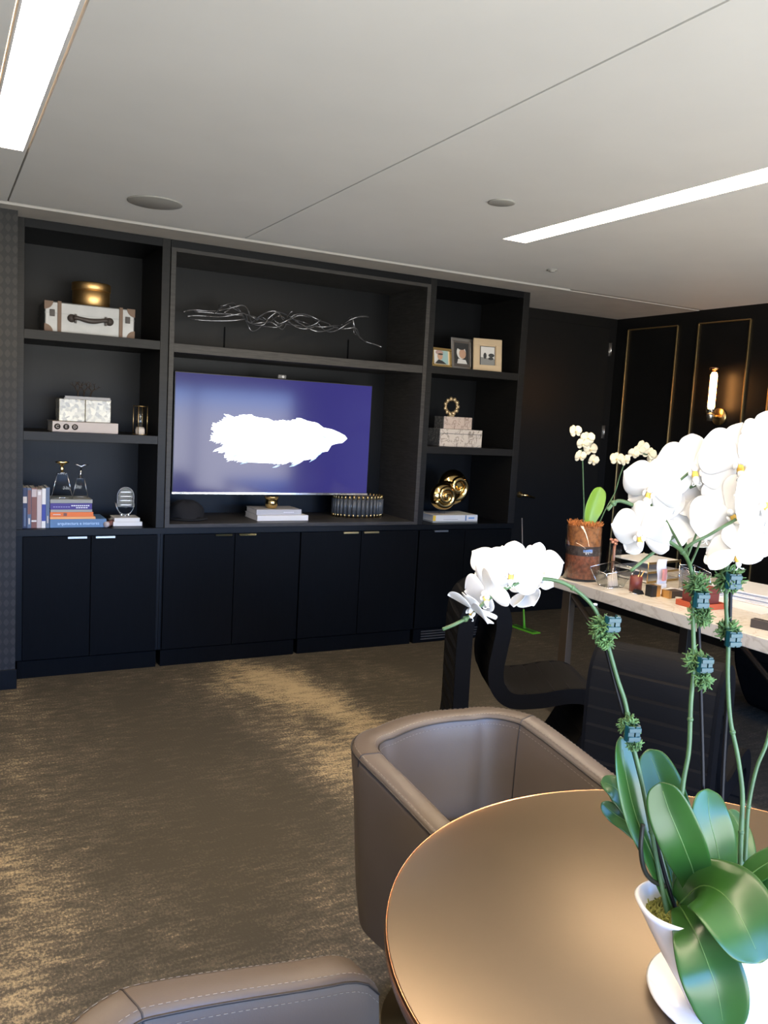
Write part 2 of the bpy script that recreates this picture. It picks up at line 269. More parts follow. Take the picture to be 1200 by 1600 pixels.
LEAVES=[([(0.913, -4.137, 0.901), (0.907, -4.173, 0.948), (0.892, -4.22, 0.966), (0.888, -4.255, 0.95), (0.892, -4.284, 0.912)], 0.048, (-0.538, -0.496, 0.681)), ([(0.913, -4.137, 0.899), (0.875, -4.196, 0.906), (0.866, -4.228, 0.884), (0.869, -4.246, 0.851), (0.876, -4.255, 0.805)], 0.04, (-0.681, -0.596, 0.427)), ([(0.911, -4.126, 0.888), (0.889, -4.106, 0.954), (0.868, -4.087, 1.01), (0.855, -4.073, 1.067), (0.856, -4.055, 1.121)], 0.024, (0.066, -0.971, 0.228)), ([(0.963, -4.111, 0.867), (0.96, -4.089, 0.935), (0.964, -4.062, 0.99), (0.957, -4.04, 1.037), (0.95, -4.02, 1.075)], 0.031, (-0.619, -0.676, 0.399)), ([(0.937, -4.15, 0.896), (0.916, -4.155, 0.95), (0.887, -4.155, 1.002), (0.87, -4.14, 1.048), (0.86, -4.13, 1.084)], 0.031, (-0.743, -0.606, 0.284)), ([(0.991, -4.147, 0.881), (0.981, -4.147, 0.931), (0.966, -4.144, 0.981), (0.958, -4.134, 1.02), (0.965, -4.122, 1.054)], 0.03, (-0.369, -0.873, 0.318)), ([(0.942, -4.099, 0.87), (0.937, -4.065, 0.937), (0.923, -4.028, 0.988), (0.907, -4.005, 1.013), (0.886, -3.993, 1.022)], 0.019, (-0.733, -0.218, 0.645)), ([(0.938, -4.098, 0.865), (0.941, -4.056, 0.932), (0.919, -4.029, 0.964), (0.905, -4.009, 0.975), (0.888, -3.997, 0.991)], 0.015, (-0.718, -0.381, 0.582)), ([(1.016, -4.139, 0.87), (1.039, -4.135, 0.912), (1.061, -4.121, 0.94), (1.071, -4.1, 0.963), (1.065, -4.082, 0.987)], 0.02, (-0.026, -0.901, 0.433)), ([(0.999, -4.151, 0.89), (0.994, -4.176, 0.939), (1.005, -4.19, 0.963), (1.02, -4.207, 0.983), (1.041, -4.228, 0.998)], 0.02, (-0.338, -0.306, 0.89)), ([(0.999, -4.151, 0.89), (0.998, -4.181, 0.917), (1.0, -4.203, 0.934), (1.014, -4.221, 0.936), (1.032, -4.243, 0.93)], 0.026, (-0.398, -0.421, 0.815)), ([(0.999, -4.151, 0.886), (0.977, -4.193, 0.91), (0.979, -4.218, 0.906), (0.989, -4.236, 0.896), (1.002, -4.257, 0.878)], 0.026, (-0.356, -0.583, 0.731))]
FLOWERS=[('A', (0.685, -4.002, 1.354), 0.0414, (-0.681, -0.726, 0.094), 0), ('A', (0.649, -3.997, 1.327), 0.0387, (-0.93, -0.133, -0.344), 25), ('A', (0.621, -4.007, 1.309), 0.0352, (-0.639, 0.014, -0.769), -30), ('A', (0.737, -3.995, 1.355), 0.037, (0.02, -0.973, 0.231), -10), ('A', (0.727, -3.983, 1.32), 0.0317, (0.693, -0.056, -0.719), 40), ('A', (0.678, -3.974, 1.361), 0.0352, (-0.606, -0.343, 0.718), 10), ('B', (0.859, -4.069, 1.473), 0.044, (-0.941, -0.332, -0.059), -12), ('B', (0.839, -4.077, 1.415), 0.043, (-0.955, -0.234, -0.18), 10), ('B', (0.921, -4.04, 1.427), 0.045, (0.723, 0.664, -0.192), 15), ('B', (0.952, -4.042, 1.446), 0.047, (-0.63, -0.647, 0.429), 30), ('B', (0.933, -4.071, 1.503), 0.05, (-0.601, -0.785, 0.152), 5), ('B', (0.968, -4.072, 1.465), 0.05, (0.553, 0.771, -0.316), -20), ('B', (0.99, -4.049, 1.418), 0.046, (0.018, 0.656, -0.754), 10), ('C', (0.972, -4.113, 1.516), 0.056, (-0.516, -0.842, 0.159), -4), ('C', (0.934, -4.153, 1.4), 0.043, (0.727, 0.138, -0.673), -25), ('C', (0.955, -4.167, 1.471), 0.048, (-0.121, -0.985, 0.124), 10), ('C', (0.96, -4.115, 1.448), 0.052, (-0.649, -0.76, -0.01), 35), ('C', (1.019, -4.125, 1.537), 0.054, (-0.279, -0.934, 0.222), 0), ('C', (0.994, -4.148, 1.425), 0.046, (-0.212, -0.887, -0.41), 30), ('C', (1.008, -4.051, 1.392), 0.038, (0.304, 0.226, -0.926), 0), ('C', (1.052, -4.127, 1.476), 0.05, (-0.17, -0.978, 0.123), 0)]
FSTEMS=[[(3.039, -1.36, 1.03), (3.034, -1.36, 1.128), (3.015, -1.36, 1.267), (3.0, -1.36, 1.371), (2.985, -1.36, 1.439)], [(3.139, -1.36, 1.028), (3.188, -1.36, 1.128), (3.243, -1.36, 1.217), (3.27, -1.36, 1.314), (3.308, -1.36, 1.396), (3.375, -1.36, 1.43), (3.473, -1.36, 1.419), (3.528, -1.36, 1.366)]]
FFLOWERS=[(2.927, -1.36, 1.533, 0.032), (2.991, -1.36, 1.501, 0.034), (2.964, -1.36, 1.47, 0.03), (3.024, -1.36, 1.444, 0.032), (2.957, -1.36, 1.404, 0.03), (3.057, -1.36, 1.386, 0.03), (3.224, -1.36, 1.398, 0.034), (3.275, -1.36, 1.392, 0.03), (3.328, -1.36, 1.429, 0.028), (3.383, -1.36, 1.445, 0.032), (3.404, -1.36, 1.467, 0.034), (3.461, -1.36, 1.433, 0.034), (3.5, -1.36, 1.398, 0.034), (3.464, -1.36, 1.368, 0.028)]
FLEAF=[(3.076, -1.36, 1.022), (3.087, -1.36, 1.093), (3.111, -1.36, 1.163), (3.139, -1.36, 1.244)]
TVSHAPE=[(1.517, 1.371), (1.541, 1.396), (1.52, 1.421), (1.525, 1.45), (1.573, 1.464), (1.592, 1.485), (1.624, 1.513), (1.662, 1.5), (1.707, 1.517), (1.776, 1.521), (1.792, 1.51), (1.824, 1.505), (1.887, 1.502), (1.927, 1.486), (1.975, 1.495), (2.039, 1.495), (2.103, 1.516), (2.153, 1.5), (2.229, 1.488), (2.267, 1.462), (2.332, 1.453), (2.385, 1.435), (2.429, 1.416), (2.447, 1.395), (2.414, 1.365), (2.368, 1.358), (2.334, 1.347), (2.309, 1.306), (2.247, 1.295), (2.224, 1.254), (2.141, 1.243), (2.117, 1.224), (2.076, 1.217), (2.059, 1.237), (2.019, 1.218), (1.963, 1.217), (1.914, 1.228), (1.863, 1.239), (1.877, 1.269), (1.818, 1.256), (1.788, 1.231), (1.744, 1.245), (1.718, 1.226), (1.672, 1.234), (1.634, 1.229), (1.606, 1.257), (1.629, 1.287), (1.587, 1.276), (1.545, 1.295), (1.601, 1.32), (1.612, 1.335), (1.555, 1.342), (1.525, 1.349)]
SCULPT=[[(1.325, 0.2, 2.108), (1.463, 0.2, 2.131), (1.616, 0.2, 2.167), (1.721, 0.2, 2.161), (1.785, 0.2, 2.082), (1.879, 0.2, 2.062), (1.97, 0.2, 2.129), (2.032, 0.2, 2.18)], [(1.357, 0.2, 2.078), (1.515, 0.2, 2.108), (1.677, 0.2, 2.128), (1.739, 0.2, 2.091), (1.799, 0.2, 2.126), (1.906, 0.2, 2.166), (2.003, 0.2, 2.103), (2.1, 0.2, 2.098), (2.196, 0.2, 2.152)], [(1.399, 0.2, 2.11), (1.602, 0.2, 2.134), (1.693, 0.2, 2.108), (1.767, 0.2, 2.144), (1.862, 0.2, 2.089), (1.949, 0.2, 2.076), (2.033, 0.2, 2.15), (2.129, 0.2, 2.175), (2.23, 0.2, 2.133), (2.347, 0.2, 2.126), (2.413, 0.2, 2.167), (2.558, 0.2, 2.205)], [(1.372, 0.2, 2.068), (1.648, 0.2, 2.097), (1.724, 0.2, 2.083), (1.786, 0.2, 2.053), (1.891, 0.2, 2.15), (1.984, 0.2, 2.175), (2.067, 0.2, 2.11), (2.183, 0.2, 2.084), (2.332, 0.2, 2.106), (2.413, 0.2, 2.167)], [(1.535, 0.2, 2.172), (1.608, 0.2, 2.188), (1.691, 0.2, 2.151), (1.755, 0.2, 2.079), (1.846, 0.2, 2.095), (1.938, 0.2, 2.155), (2.036, 0.2, 2.085), (2.165, 0.2, 2.112), (2.246, 0.2, 2.142), (2.365, 0.2, 2.117), (2.468, 0.2, 2.104), (2.54, 0.2, 2.065), (2.659, 0.2, 2.005)], [(1.558, 0.2, 2.137), (1.646, 0.2, 2.167), (1.723, 0.2, 2.111), (1.816, 0.2, 2.07), (1.875, 0.2, 2.163), (1.956, 0.2, 2.099), (2.064, 0.2, 2.168), (2.163, 0.2, 2.156), (2.265, 0.2, 2.092), (2.364, 0.2, 2.124), (2.449, 0.2, 2.148), (2.486, 0.2, 2.09)], [(1.507, 0.2, 2.124), (1.608, 0.2, 2.17), (1.707, 0.2, 2.145), (1.769, 0.2, 2.095), (1.829, 0.2, 2.144), (1.909, 0.2, 2.08), (2.001, 0.2, 2.147), (2.099, 0.2, 2.12), (2.164, 0.2, 2.119), (2.281, 0.2, 2.108), (2.397, 0.2, 2.143), (2.421, 0.2, 2.183), (2.45, 0.2, 2.117), (2.577, 0.2, 2.037)]]
# ================================================================ the setting
ZC = 2.486; YP = -.145; YW = .6125; XR = 5.13; XL = -2.6
def S(o): o['kind'] = 'structure'; return o
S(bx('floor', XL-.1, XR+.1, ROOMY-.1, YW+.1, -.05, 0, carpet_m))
# ceiling: plaster panels with shadow gaps between them and two slots for the light strips
S1 = (.190,.315); S2 = (2.565,2.715); SY = -1.256; g = .004; BY = -.30
c = MB(); t = .03
def cpan(x0,x1,y0,y1,m=ceil_m,dz=0): c.box(x0,x1,y0,y1,ZC+dz,ZC+t,m)
cpan(XL, .184-g, ROOMY, BY); cpan(.184+g, S1[0], ROOMY, SY); cpan(S1[1], .327-g, ROOMY, SY); cpan(.184+g, .327-g, SY, BY)
cpan(.327+g, 1.522-g, ROOMY, BY); cpan(1.522+g, S2[0], ROOMY, BY); cpan(S2[0], S2[1], SY, BY); cpan(S2[1], XR, ROOMY, BY)
c.box(XL, XR, BY+.045, YW, ZC-.004, ZC+t, ceil_dk); c.box(3.87, XR, BY, BY+.045, ZC, ZC+t, ceil_dk)
c.box(XL, XR, ROOMY, YW, ZC+t+.05, ZC+t+.09, seam_m)
S(c.build('ceiling'))
S(bx('trim_1', XL, 3.87, BY+.002, BY+.043, ZC+.012, ZC+.03, seam_m))   # slot diffuser along the cabinet
S(bx('wall_left', XL, .385, YP, YW, 0, ZC, paper_m))
S(bx('baseboard_left', XL, .392, YP-.012, YP+.02, 0, .107, black_oak, bevel=.002))
S(bx('wall_back', 3.735, XR+.1, YW, YW+.1, 0, ZC, black_wall)); S(bx('wall_back_cabinet', .38, 3.745, YW-.02, YW+.1, 0, ZC, black_wall))
S(bx('wall_right', XR, XR+.1, ROOMY, YW, 0, ZC, black_wall)); S(bx('wall_far_left', XL-.1, XL, ROOMY, YW, 0, ZC, off_wall))
w = MB(); x0,x1,z0,z1 = WIN
w.box(XL, x0, ROOMY-.1, ROOMY, 0, ZC, off_wall).box(x1, XR, ROOMY-.1, ROOMY, 0, ZC, off_wall).box(x0, x1, ROOMY-.1, ROOMY, 0, z0, off_wall).box(x0, x1, ROOMY-.1, ROOMY, z1, ZC, off_wall)
S(w.build('wall_front'))
wn = MB()
for i in range(5):
    x = x0+(x1-x0)*i/4; wn.box(x-.025, x+.025, ROOMY-.08, ROOMY-.02, z0, z1, blackpl)
wn.box(x0, x1, ROOMY-.08, ROOMY-.02, z0, z0+.04, blackpl).box(x0, x1, ROOMY-.08, ROOMY-.02, z1-.04, z1, blackpl)
S(wn.build('window_1'))
# brass-framed panels on the right wall
def panel(n, ya, yb):
    b = MB(); z0, z1 = .35, 2.384; w_ = .0055
    for (a0,a1,c0,c1) in ((ya-w_,ya+w_,z0,z1),(yb-w_,yb+w_,z0,z1),(yb,ya,z0-w_,z0+w_),(yb,ya,z1-w_,z1+w_)): b.box(XR-.012, XR+.001, a0, a1, c0, c1, brass)
    S(b.build('trim_%d'%n, bevel=.002))
panel(2, .468, -.0645); panel(3, -.272, -.7337); panel(4, -.94, -1.55); panel(5, -1.76, -2.4)
# flush black door in the back wall
dr = bx('door_1', 4.10, 5.045, YW-.012, YW+.02, .01, 2.40, mat('door_black', (.007,.007,.007), .4, spec=.25), bevel=.002); S(dr)
for z in (2.224, 1.528, .834):
    h = MB(); h.box(5.045, 5.075, YW-.018, YW, z-.055, z+.055, nickel).tube([(5.06,YW-.024,z-.057),(5.06,YW-.024,z+.057)], .008, nickel)
    h.build('hinge', dr)
hd = MB(); hd.lathe([(0,0),(.026,0),(.026,.008),(.012,.012),(.010,.045),(0,.045)], brass, 20, Matrix.Translation((4.22,YW-.012,.985)) @ Matrix.Rotation(R(90),4,'X'))
hd.tube([(4.22,YW-.052,.985),(4.27,YW-.055,.982),(4.35,YW-.05,.962)], [.012,.010,.008], gold, 10); hd.build('door_handle', dr)
# light strips
def strip(x0, x1, label):
    o = thing('ceiling_light', ((x0+x1)/2, SY, ZC), label, 'light', 'ceiling light strips')
    w_ = (x1-x0)/2
    bx('diffuser', -w_+.004, w_-.004, ROOMY-SY, -.004, .012, .02, emis, o)
    b = MB(); b.box(-w_, -w_+.004, ROOMY-SY, 0, 0, .03, white).box(w_-.004, w_, ROOMY-SY, 0, 0, .03, white).box(-w_, w_, -.004, 0, 0, .03, white); b.build('housing', o)
strip(*S1, 'glowing recessed light strip at the upper left edge of the ceiling'); strip(*S2, 'long glowing recessed light strip above the desk on the right')
def disc(name, x, y, r, label, category):
    o = thing(name, (x, y, ZC), label, category)
    MB().lathe([(r,0),(r,-.004),(r-.006,-.006),(0,-.006)], grey_m, 40).build('grille', o); return o
disc('ceiling_speaker', .92, -.79, .125, 'large round grey speaker grille in the ceiling above the left bookcase', 'speaker')
disc('ceiling_speaker', 2.14, -1.84, .058, 'small round grey grille in the ceiling just left of the light strip end', 'speaker')
o = disc('smoke_detector', 3.29, -.77, .033, 'tiny round fitting in the ceiling near the vent slot', 'detector'); MB().lathe([(.02,-.006),(.018,-.012),(0,-.014)], grey_m, 20).build('sensor', o)
# ================================================================ built-in wall of shelves
CT = .838; CB = .800; YB = .52; S1T, S1B, S2T, S2B = 1.9115, 1.8616, 1.3716, 1.324
X0i, X1i, X2i, X3i, X4o = .430, 1.145, 1.193, 2.905, 3.726
def bookcase(name_label, x0, x1, xi0, xi1, y1t):
    o = thing('bookcase', ((x0+x1)/2, 0, CT), name_label, 'bookcase', 'built-in shelving units')
    a, b = x0-(x0+x1)/2, x1-(x0+x1)/2; ia, ib = xi0-(x0+x1)/2, xi1-(x0+x1)/2; H = ZC-CT-.006
    m = MB(); m.box(a, ia, 0, YB, 0, H, shelf_m).box(ib, b, 0, YB, 0, H, shelf_m).box(ia, ib, 0, YB, 2.435-CT, H, black_oak); m.build('carcass', o, bevel=.001)
    bx('back_panel', a, b, YB, YB+.02, 0, H, black_oak, o)
    for t_, b_ in ((S1T, S1B), (S2T, S2B)): bx('shelf', ia, ib, .002, YB, b_-CT, t_-CT, shelf_m, o, bevel=.001)
    return o
bookcase('dark built-in bookcase left of the television holding the metal suitcase', .395, 1.191, X0i, X1i, 0)
bookcase('dark built-in bookcase right of the television holding the framed photos', 2.907, X4o, 2.955, 3.672, 0)
o = thing('television_niche', (2.049, 0, CT), 'wide taupe-framed niche unit around the television', 'shelving unit')
a, b = X2i-2.049, X3i-2.049; fz = .028; T0 = .0; T1 = 2.437-CT
m = MB(); m.box(a, a+fz, -.012, YB, T0, T1, frame_m).box(b-fz, b, -.012, YB, T0, T1, frame_m).box(a+fz, b-fz, -.012, YB, T0, T0+fz-.006, frame_m).box(a+fz, b-fz, -.012, YB, T1-.022, T1, frame_m)
m.build('frame', o, bevel=.001); bx('shelf', a+fz, b-fz, -.008, YB, 1.8558-CT, 1.9054-CT, frame_m, o, bevel=.001)
bx('back_panel', a, b, YB, YB+.02, 0, T1, black_oak, o); bx('top_panel', a, b, 0, YB, T1+.001, ZC-CT-.006, black_oak, o)
NF = CT+.022      # niche floor
m = MB(); m.box(.392, X4o, -.004, YB+.02, CB+.002, CT-.001, black_oak); ct = m.build('countertop', bevel=.001); ct['label'] = 'long black countertop between the shelves and the lower cabinets'; ct['category'] = 'countertop'
def base(label, x0, x1, doors, hx, hm, grille=None):
    cx = (x0+x1)/2; o = thing('base_cabinet', (cx, 0, 0), label, 'cabinet', 'black base cabinets')
    bx('body', x0-cx, x1-cx, .022, YB+.02, .10, CB, black_oak, o); bx('toe_kick', x0-cx+.012, x1-cx-.012, .012, .1, 0, .098, door_oak, o)
    n = len(doors)-1
    for i in range(n):
        d = bx('door', doors[i]-cx+.002, doors[i+1]-cx-.002, 0, .021, .104, CB-.004, door_oak, o, bevel=.0015)
        if hx[i]:
            h = MB(); h.box(hx[i][0]-cx, hx[i][1]-cx, -.014, .004, CB-.0085, CB-.004, hm).box(hx[i][0]-cx, hx[i][1]-cx, -.015, -.012, CB-.015, CB-.004, hm); h.build('handle', d)
    if grille:
        for k in range(4): bx('vent_slat', grille[0]-cx, grille[1]-cx, .006, .013, .022+k*.018, .03+k*.018, mat('slat_edge', (.05,.05,.05), .35), o)
    return o
base('black two-door base cabinet under the left bookcase', .395, 1.178, [.43,.786,1.16], [(.661,.762),(.810,.915)], nickel)
base('black base cabinet with bright gold edge pulls under the television', 1.180, 2.058, [1.195,1.627,2.056], [(1.502,1.605),(1.65,1.757)], gold)
base('black base cabinet below the glass and brass drum, with dim edge pulls', 2.060, 2.925, [2.062,2.490,2.92], [(2.355,2.462),(2.504,2.614)], brass)
base('black base cabinet under the right bookcase with a slotted vent at its foot', 2.927, X4o, [2.935,3.31,3.715], [(3.048,3.158),None], nickel, (3.0,3.6))
# ================================================================ television
o = thing('television', (1.951, .2, 1.388), 'large flat television showing a white feathery shape on violet blue', 'television')
W2, H2 = .668, .370
b = MB(); b.box(-W2, W2, .004, .045, -H2, H2, blackpl); b.box(-.3, .3, .045, .319, -.15, .15, blackpl); b.build('casing', o, bevel=.003)
def screen_mat():
    m = mat('tv_screen', (.01,.01,.02), .10, spec=.38); N, L, p = nodes_of(m)
    tc = N.new('ShaderNodeTexCoord'); sp = N.new('ShaderNodeSeparateXYZ'); L.new(tc.outputs['Object'], sp.inputs[0]); cr = N.new('ShaderNodeValToRGB')
    mr = N.new('ShaderNodeMapRange'); mr.inputs['From Min'].default_value = -.67; mr.inputs['From Max'].default_value = .67; L.new(sp.outputs['X'], mr.inputs['Value']); L.new(mr.outputs[0], cr.inputs[0])
    E = cr.color_ramp.elements; E[0].color = (.030,.030,.15,1); E[1].color = (.036,.030,.20,1); e = E.new(.5); e.color = (.030,.026,.17,1)
    L.new(cr.outputs[0], p.inputs['Emission Color']); p.inputs['Emission Strength'].default_value = 1.0*TVE; return m
bx('screen', -W2+.006, W2-.006, 0, .004, -H2+.012, H2-.006, screen_mat(), o)
bx('bottom_bezel', -W2, W2, -.003, .004, -H2-.002, -H2+.010, silver, o)
pts = [(x-1.951, z-1.388) for x, z in TVSHAPE]
fine = []
for i, p in enumerate(pts):
    q = pts[(i+1) % len(pts)]; tip = 1 if p[0] > .25 and q[0] > .25 else 0
    for k in range(4):
        t_ = k/4; x = p[0]+(q[0]-p[0])*t_; z = p[1]+(q[1]-p[1])*t_
        low = 1 if z < -.05 or x < -.30 else .45
        j = 0 if (k == 0 or tip) else random.uniform(.004, .020)*low*(1 if k % 2 else -.35); s_ = 1 if z > -.02 else -1; fine.append((x-j*1.3, z+s_*j*.55))
sh = MB(); sh.prism(fine, -.0016, -.0004, 'Y', mat('screen_white', (.8,.8,.8), .4, emit=(.86,.95,1), es=1.6*TVE)); sh.build('feather_image', o)
lb = mat('screen_pale_blue', (.5,.6,.8), .4, emit=(.40,.68,.90), es=.9*TVE)
for (x, z, l, a) in ((.30,-.10,.09,.65),(.26,-.135,.08,.6),(-.20,-.165,.10,.35),(-.28,-.13,.09,.4),(.12,-.18,.07,.3),(-.33,-.05,.06,.3),(.33,.01,.07,-.35),(.0,-.19,.06,.3)):
    c_, s_ = math.cos(a), math.sin(a); w_ = .006
    MB().prism([(x-l/2*c_, z-l/2*s_), (x+w_*s_, z-w_*c_), (x+l/2*c_, z+l/2*s_), (x-w_*s_, z+w_*c_)], -.0024, -.0018, 'Y', lb).build('feather_shading', o)
o = thing('webcam', (1.969, .215, 1.758), 'small black webcam perched on the top edge of the television', 'webcam')
bx('camera_body', -.028, .028, -.012, .012, .001, .026, mat('webcam_grey', (.12,.12,.12), .4), o, bevel=.004)
MB().lathe([(0,0),(.008,0),(.009,.004),(0,.005)], white, 16, Matrix.Translation((.004,-.0125,.0135)) @ Matrix.Rotation(R(90),4,'X')).build('lens', o)
# ================================================================ left bookcase contents
o = thing('suitcase', (.7775, .08, S1T), 'silver metal suitcase with brown straps on the top left shelf', 'suitcase')
w2, h = .238, .165
MB().box(-w2, w2, 0, .30, 0, h, alu).build('case', o, bevel=.006)
bx('lid_seam', -w2-.001, w2+.001, -.001, .3, h*.62, h*.62+.003, mat('seam_grey', (.2,.2,.2), .4, .6), o)
for x in (-.163, .163):
    MB().box(x-.010, x+.010, -.006, .306, -0.0, h+.005, strap_m).build('strap', o, bevel=.002)
for sx in (-1, 1):
    for top in (0, 1):
        b = MB(); k = [(0,0)]+[(.045*math.cos(a), .045*math.sin(a)) for a in [i*math.pi/2/6 for i in range(7)]]
        P = [(sx*(w2+.002)-sx*x, (h+.002-y) if top else y) for x, y in k]; b.prism(P, -.003, .03, 'Y', strap_m); b.build('corner_guard', o)
for x in (-.2, .2): bx('latch', x-.013, x+.013, -.008, 0, h*.52, h*.74, strap_dk, o, bevel=.002)
hb = MB(); P = []
for i in range(13):
    x = -.09+.18*i/12; P.append((x, -.018-.012*math.sin(math.pi*i/12), .082+.006*math.cos(2*math.pi*i/12)))
hb.tube(P, [.013,.012,.011,.012,.013,.014,.014,.014,.013,.012,.011,.012,.013], strap_dk, 10)
for x in (-.1, .1): hb.lathe([(0,0),(.022,0),(.022,.010),(0,.014)], strap_dk, 18, Matrix.Translation((x,-.001,.084)) @ Matrix.Rotation(R(90),4,'X')); hb.box(x*.8-.005, x*.8+.005, -.02, 0, .06, .108, strap_dk)
hb.build('handle', o)
o = thing('round_box', (.806, .255, S1T+.1725), 'round satin gold box on top of the metal suitcase', 'box')
MB().lathe([(.0,0),(.100,0),(.102,.002),(.102,.118),(0,.118)], satin_gold, 48).build('drum', o)
MB().lathe([(.104,.088),(.106,.09),(.106,.126),(.102,.13),(0,.13)], satin_gold, 48).build('lid', o)
# books and pearl box on the middle shelf
def book(loc, w, d, h, cover, label, group=None, rz=0, pages='y', cov=.003, name='book', spine=None):
    """lying flat, spine toward -Y"""
    o = thing(name, loc, label, 'book', group, rz)
    sp = spine or cover
    c = MB(); c.box(-w/2, w/2, .001, d, 0, cov, cover).box(-w/2, w/2, .001, d, h-cov, h, cover).box(-w/2, w/2, -.001, cov, 0, h, sp); c.build('cover', o, bevel=.0008)
    bx('pages', -w/2+.004, w/2-.004, cov, d-.004, cov, h-cov, paper_w, o); return o
o = book((.760, .075, S2T+.0005), .352, .25, .058, mat('beige_cover', (.50,.44,.40), .5), 'wide beige book with three dark round emblems under the pearl box')
for i, ch in enumerate('CED'):
    x = -.150+i*.046; MB().lathe([(0,0),(.0165,0),(.0165,.0008),(0,.0008)], mat('ink', (.03,.025,.02), .5), 24, Matrix.Translation((x,-.0012,.029)) @ Matrix.Rotation(R(90),4,'X')).build('emblem', o)
    text('letter', ch, .024, mat('beige_cover'), o, Matrix.Translation((x,-.0023,.029)) @ FRONT)
o = thing('pearl_box', (.762, .115, S2T+.0595), 'mother of pearl box in two blocks on the beige book', 'box')
for x in (-.139, .001): MB().box(x, x+.1375, 0, .15, 0, .124, pearl_m).build('block', o, bevel=.002)
o = thing('tray', (.775, .115, S2T+.184), 'small dark metal tray on top of the pearl box', 'tray')
MB().box(-.128, .128, 0, .14, 0, .005, mat('dark_metal', (.10,.09,.08), .3, .8)).box(-.128, .128, 0, .006, .005, .017, mat('dark_metal')).box(-.128, .128, .134, .14, .005, .017, mat('dark_metal')).box(-.128, -.122, 0, .14, .005, .017, mat('dark_metal')).box(.122, .128, 0, .14, .005, .017, mat('dark_metal')).build('tray_body', o)
o = thing('coral_sculpture', (.765, .185, S2T+.1895), 'dark brown branching sculpture standing on the small tray', 'sculpture')
b = MB(); rr = random.Random(4); cm = mat('dark_coral', (.035,.022,.015), .7)
def branch(p, d, l, r, n):
    q = p+d*l; b.tube([p, (p+q)/2+Vector((rr.uniform(-.004,.004),0,0)), q], [r, r*.85, r*.7], cm, 6)
    if n > 0:
        for s_ in (-1, 1): branch(q, (d+Vector((s_*rr.uniform(.4,.8), rr.uniform(-.4,.4), rr.uniform(-.1,.2)))).normalized(), l*.78, r*.7, n-1)
for x in (-.03, .0, .035): branch(Vector((x,0,.004)), Vector((x*4,0,1)).normalized(), .034, .005, 3)
b.box(-.045, .045, -.03, .03, 0, .006, cm); b.build('branches', o)
o = thing('candle_lantern', (1.058, .07, S2T), 'glass cylinder lantern with brass rods at the right end of the middle left shelf', 'lantern')
MB().lathe([(.024,.03),(.024,.168),(.022,.168),(.022,.032)], glass_m, 28).build('glass_cylinder', o)
MB().lathe([(0,0),(.026,0),(.026,.03),(.022,.045),(0,.045)], cream_bk, 24).build('candle', o)
for k in range(4):
    a = R(45+90*k+18); MB().tube([(.040*math.cos(a),.040*math.sin(a),0),(.040*math.cos(a),.040*math.sin(a),.17)], .0022, brass, 8).build('rod', o)
MB().tube([(.040*math.cos(R(t_*15)),.040*math.sin(R(t_*15)),.165) for t_ in range(24)], .002, brass, 6, closed=True).tube([(.040*math.cos(R(t_*15)),.040*math.sin(R(t_*15)),.003) for t_ in range(24)], .002, brass, 6, closed=True).build('ring', o)
# upright books at bottom left: spines toward the room
def ubook(x, w, h, cover, label, bands=(), d=.19, y=.05):
    o = thing('book', (x+w/2, y, CT), label, 'book', 'upright books on the bottom left shelf')
    c = MB(); c.box(-w/2, -w/2+.002, 0, d, 0, h, cover).box(w/2-.002, w/2, 0, d, 0, h, cover).box(-w/2, w/2, -.002, .002, 0, h, cover); c.build('cover', o, bevel=.0007)
    bx('pages', -w/2+.002, w/2-.002, .002, d-.004, .003, h-.003, paper_w, o)
    for z0_, z1_, m_, sx in bands: bx('spine_print', -w/2*sx, w/2*sx, -.0032, -.002, z0_*h, z1_*h, m_, o)
ubook(.434, .022, .224, navy_bk, 'narrow navy book with a pale spine band, leftmost upright on the bottom shelf', [(.62,.78,cream_bk,.9),(.05,.5,slate_bk,.4)])
ubook(.457, .020, .222, slate_bk, 'slate grey upright book second from the left on the bottom shelf', [(.1,.25,cream_bk,.4),(.35,.95,redbr_bk,.8)])
ubook(.478, .027, .222, redbr_bk, 'reddish brown upright book with a pale top, between slate and pink books', [(.78,.97,pink_bk,.95),(.16,.2,paper_w,.95)])
ubook(.506, .024, .214, pink_bk, 'pale pink upright book third from the purple and orange stack', [(.86,.95,paper_w,.6)])
ubook(.531, .020, .220, paper_w, 'white upright book with a royal blue lower spine', [(.18,.60,royal_bk,.98)])
ubook(.552, .019, .226, slate_bk, 'blue grey upright book touching the horizontal stack', [(.12,.3,cream_bk,.3)])
SY0 = .05
def st(x0, x1, z0_, h, m_, label, d=.2, y=SY0, **k): return book(((x0+x1)/2, y, z0_), x1-x0, d, h, m_, label, 'horizontal book stack at bottom left', **k)
z = CT+.0005
o = st(.574, .876, z, .048, blue_bk, 'wide light blue book reading arquitectura e interiores, bottom of the stack', .22)
text('title', 'arquitectura e interiores', .0245, mat('pale_blue_ink', (.55,.75,.95), .5, emit=None), o, Matrix.Translation((.0,-.0016,.023)) @ FRONT, sx=.92)
z += .0485; o = st(.574, .816, z, .0125, mat('peach_cover', (.85,.40,.14), .5), 'thin pale orange book directly above the wide blue one')
z += .013; o = st(.574, .804, z, .026, orange_bk, 'bright orange book in the middle of the stack'); bx('spine_print', -.045, -.027, -.0022, -.001, .005, .021, redbr_bk, o); bx('spine_print', -.10, -.06, -.0022, -.001, .010, .015, cream_bk, o)
z += .0265; st(.576, .798, z, .014, mat('grey_cover2', (.34,.34,.31), .5), 'thin grey book between the orange and purple books')
z += .0145; o = st(.574, .796, z, .035, purple_bk, 'purple book with white spine lettering near the top of the stack')
wl = mat('white_ink', (.7,.7,.75), .5)
for k in range(9): bx('spine_print', .0+k*.011, .008+k*.011, -.0022, -.001, .018, .025, wl, o)
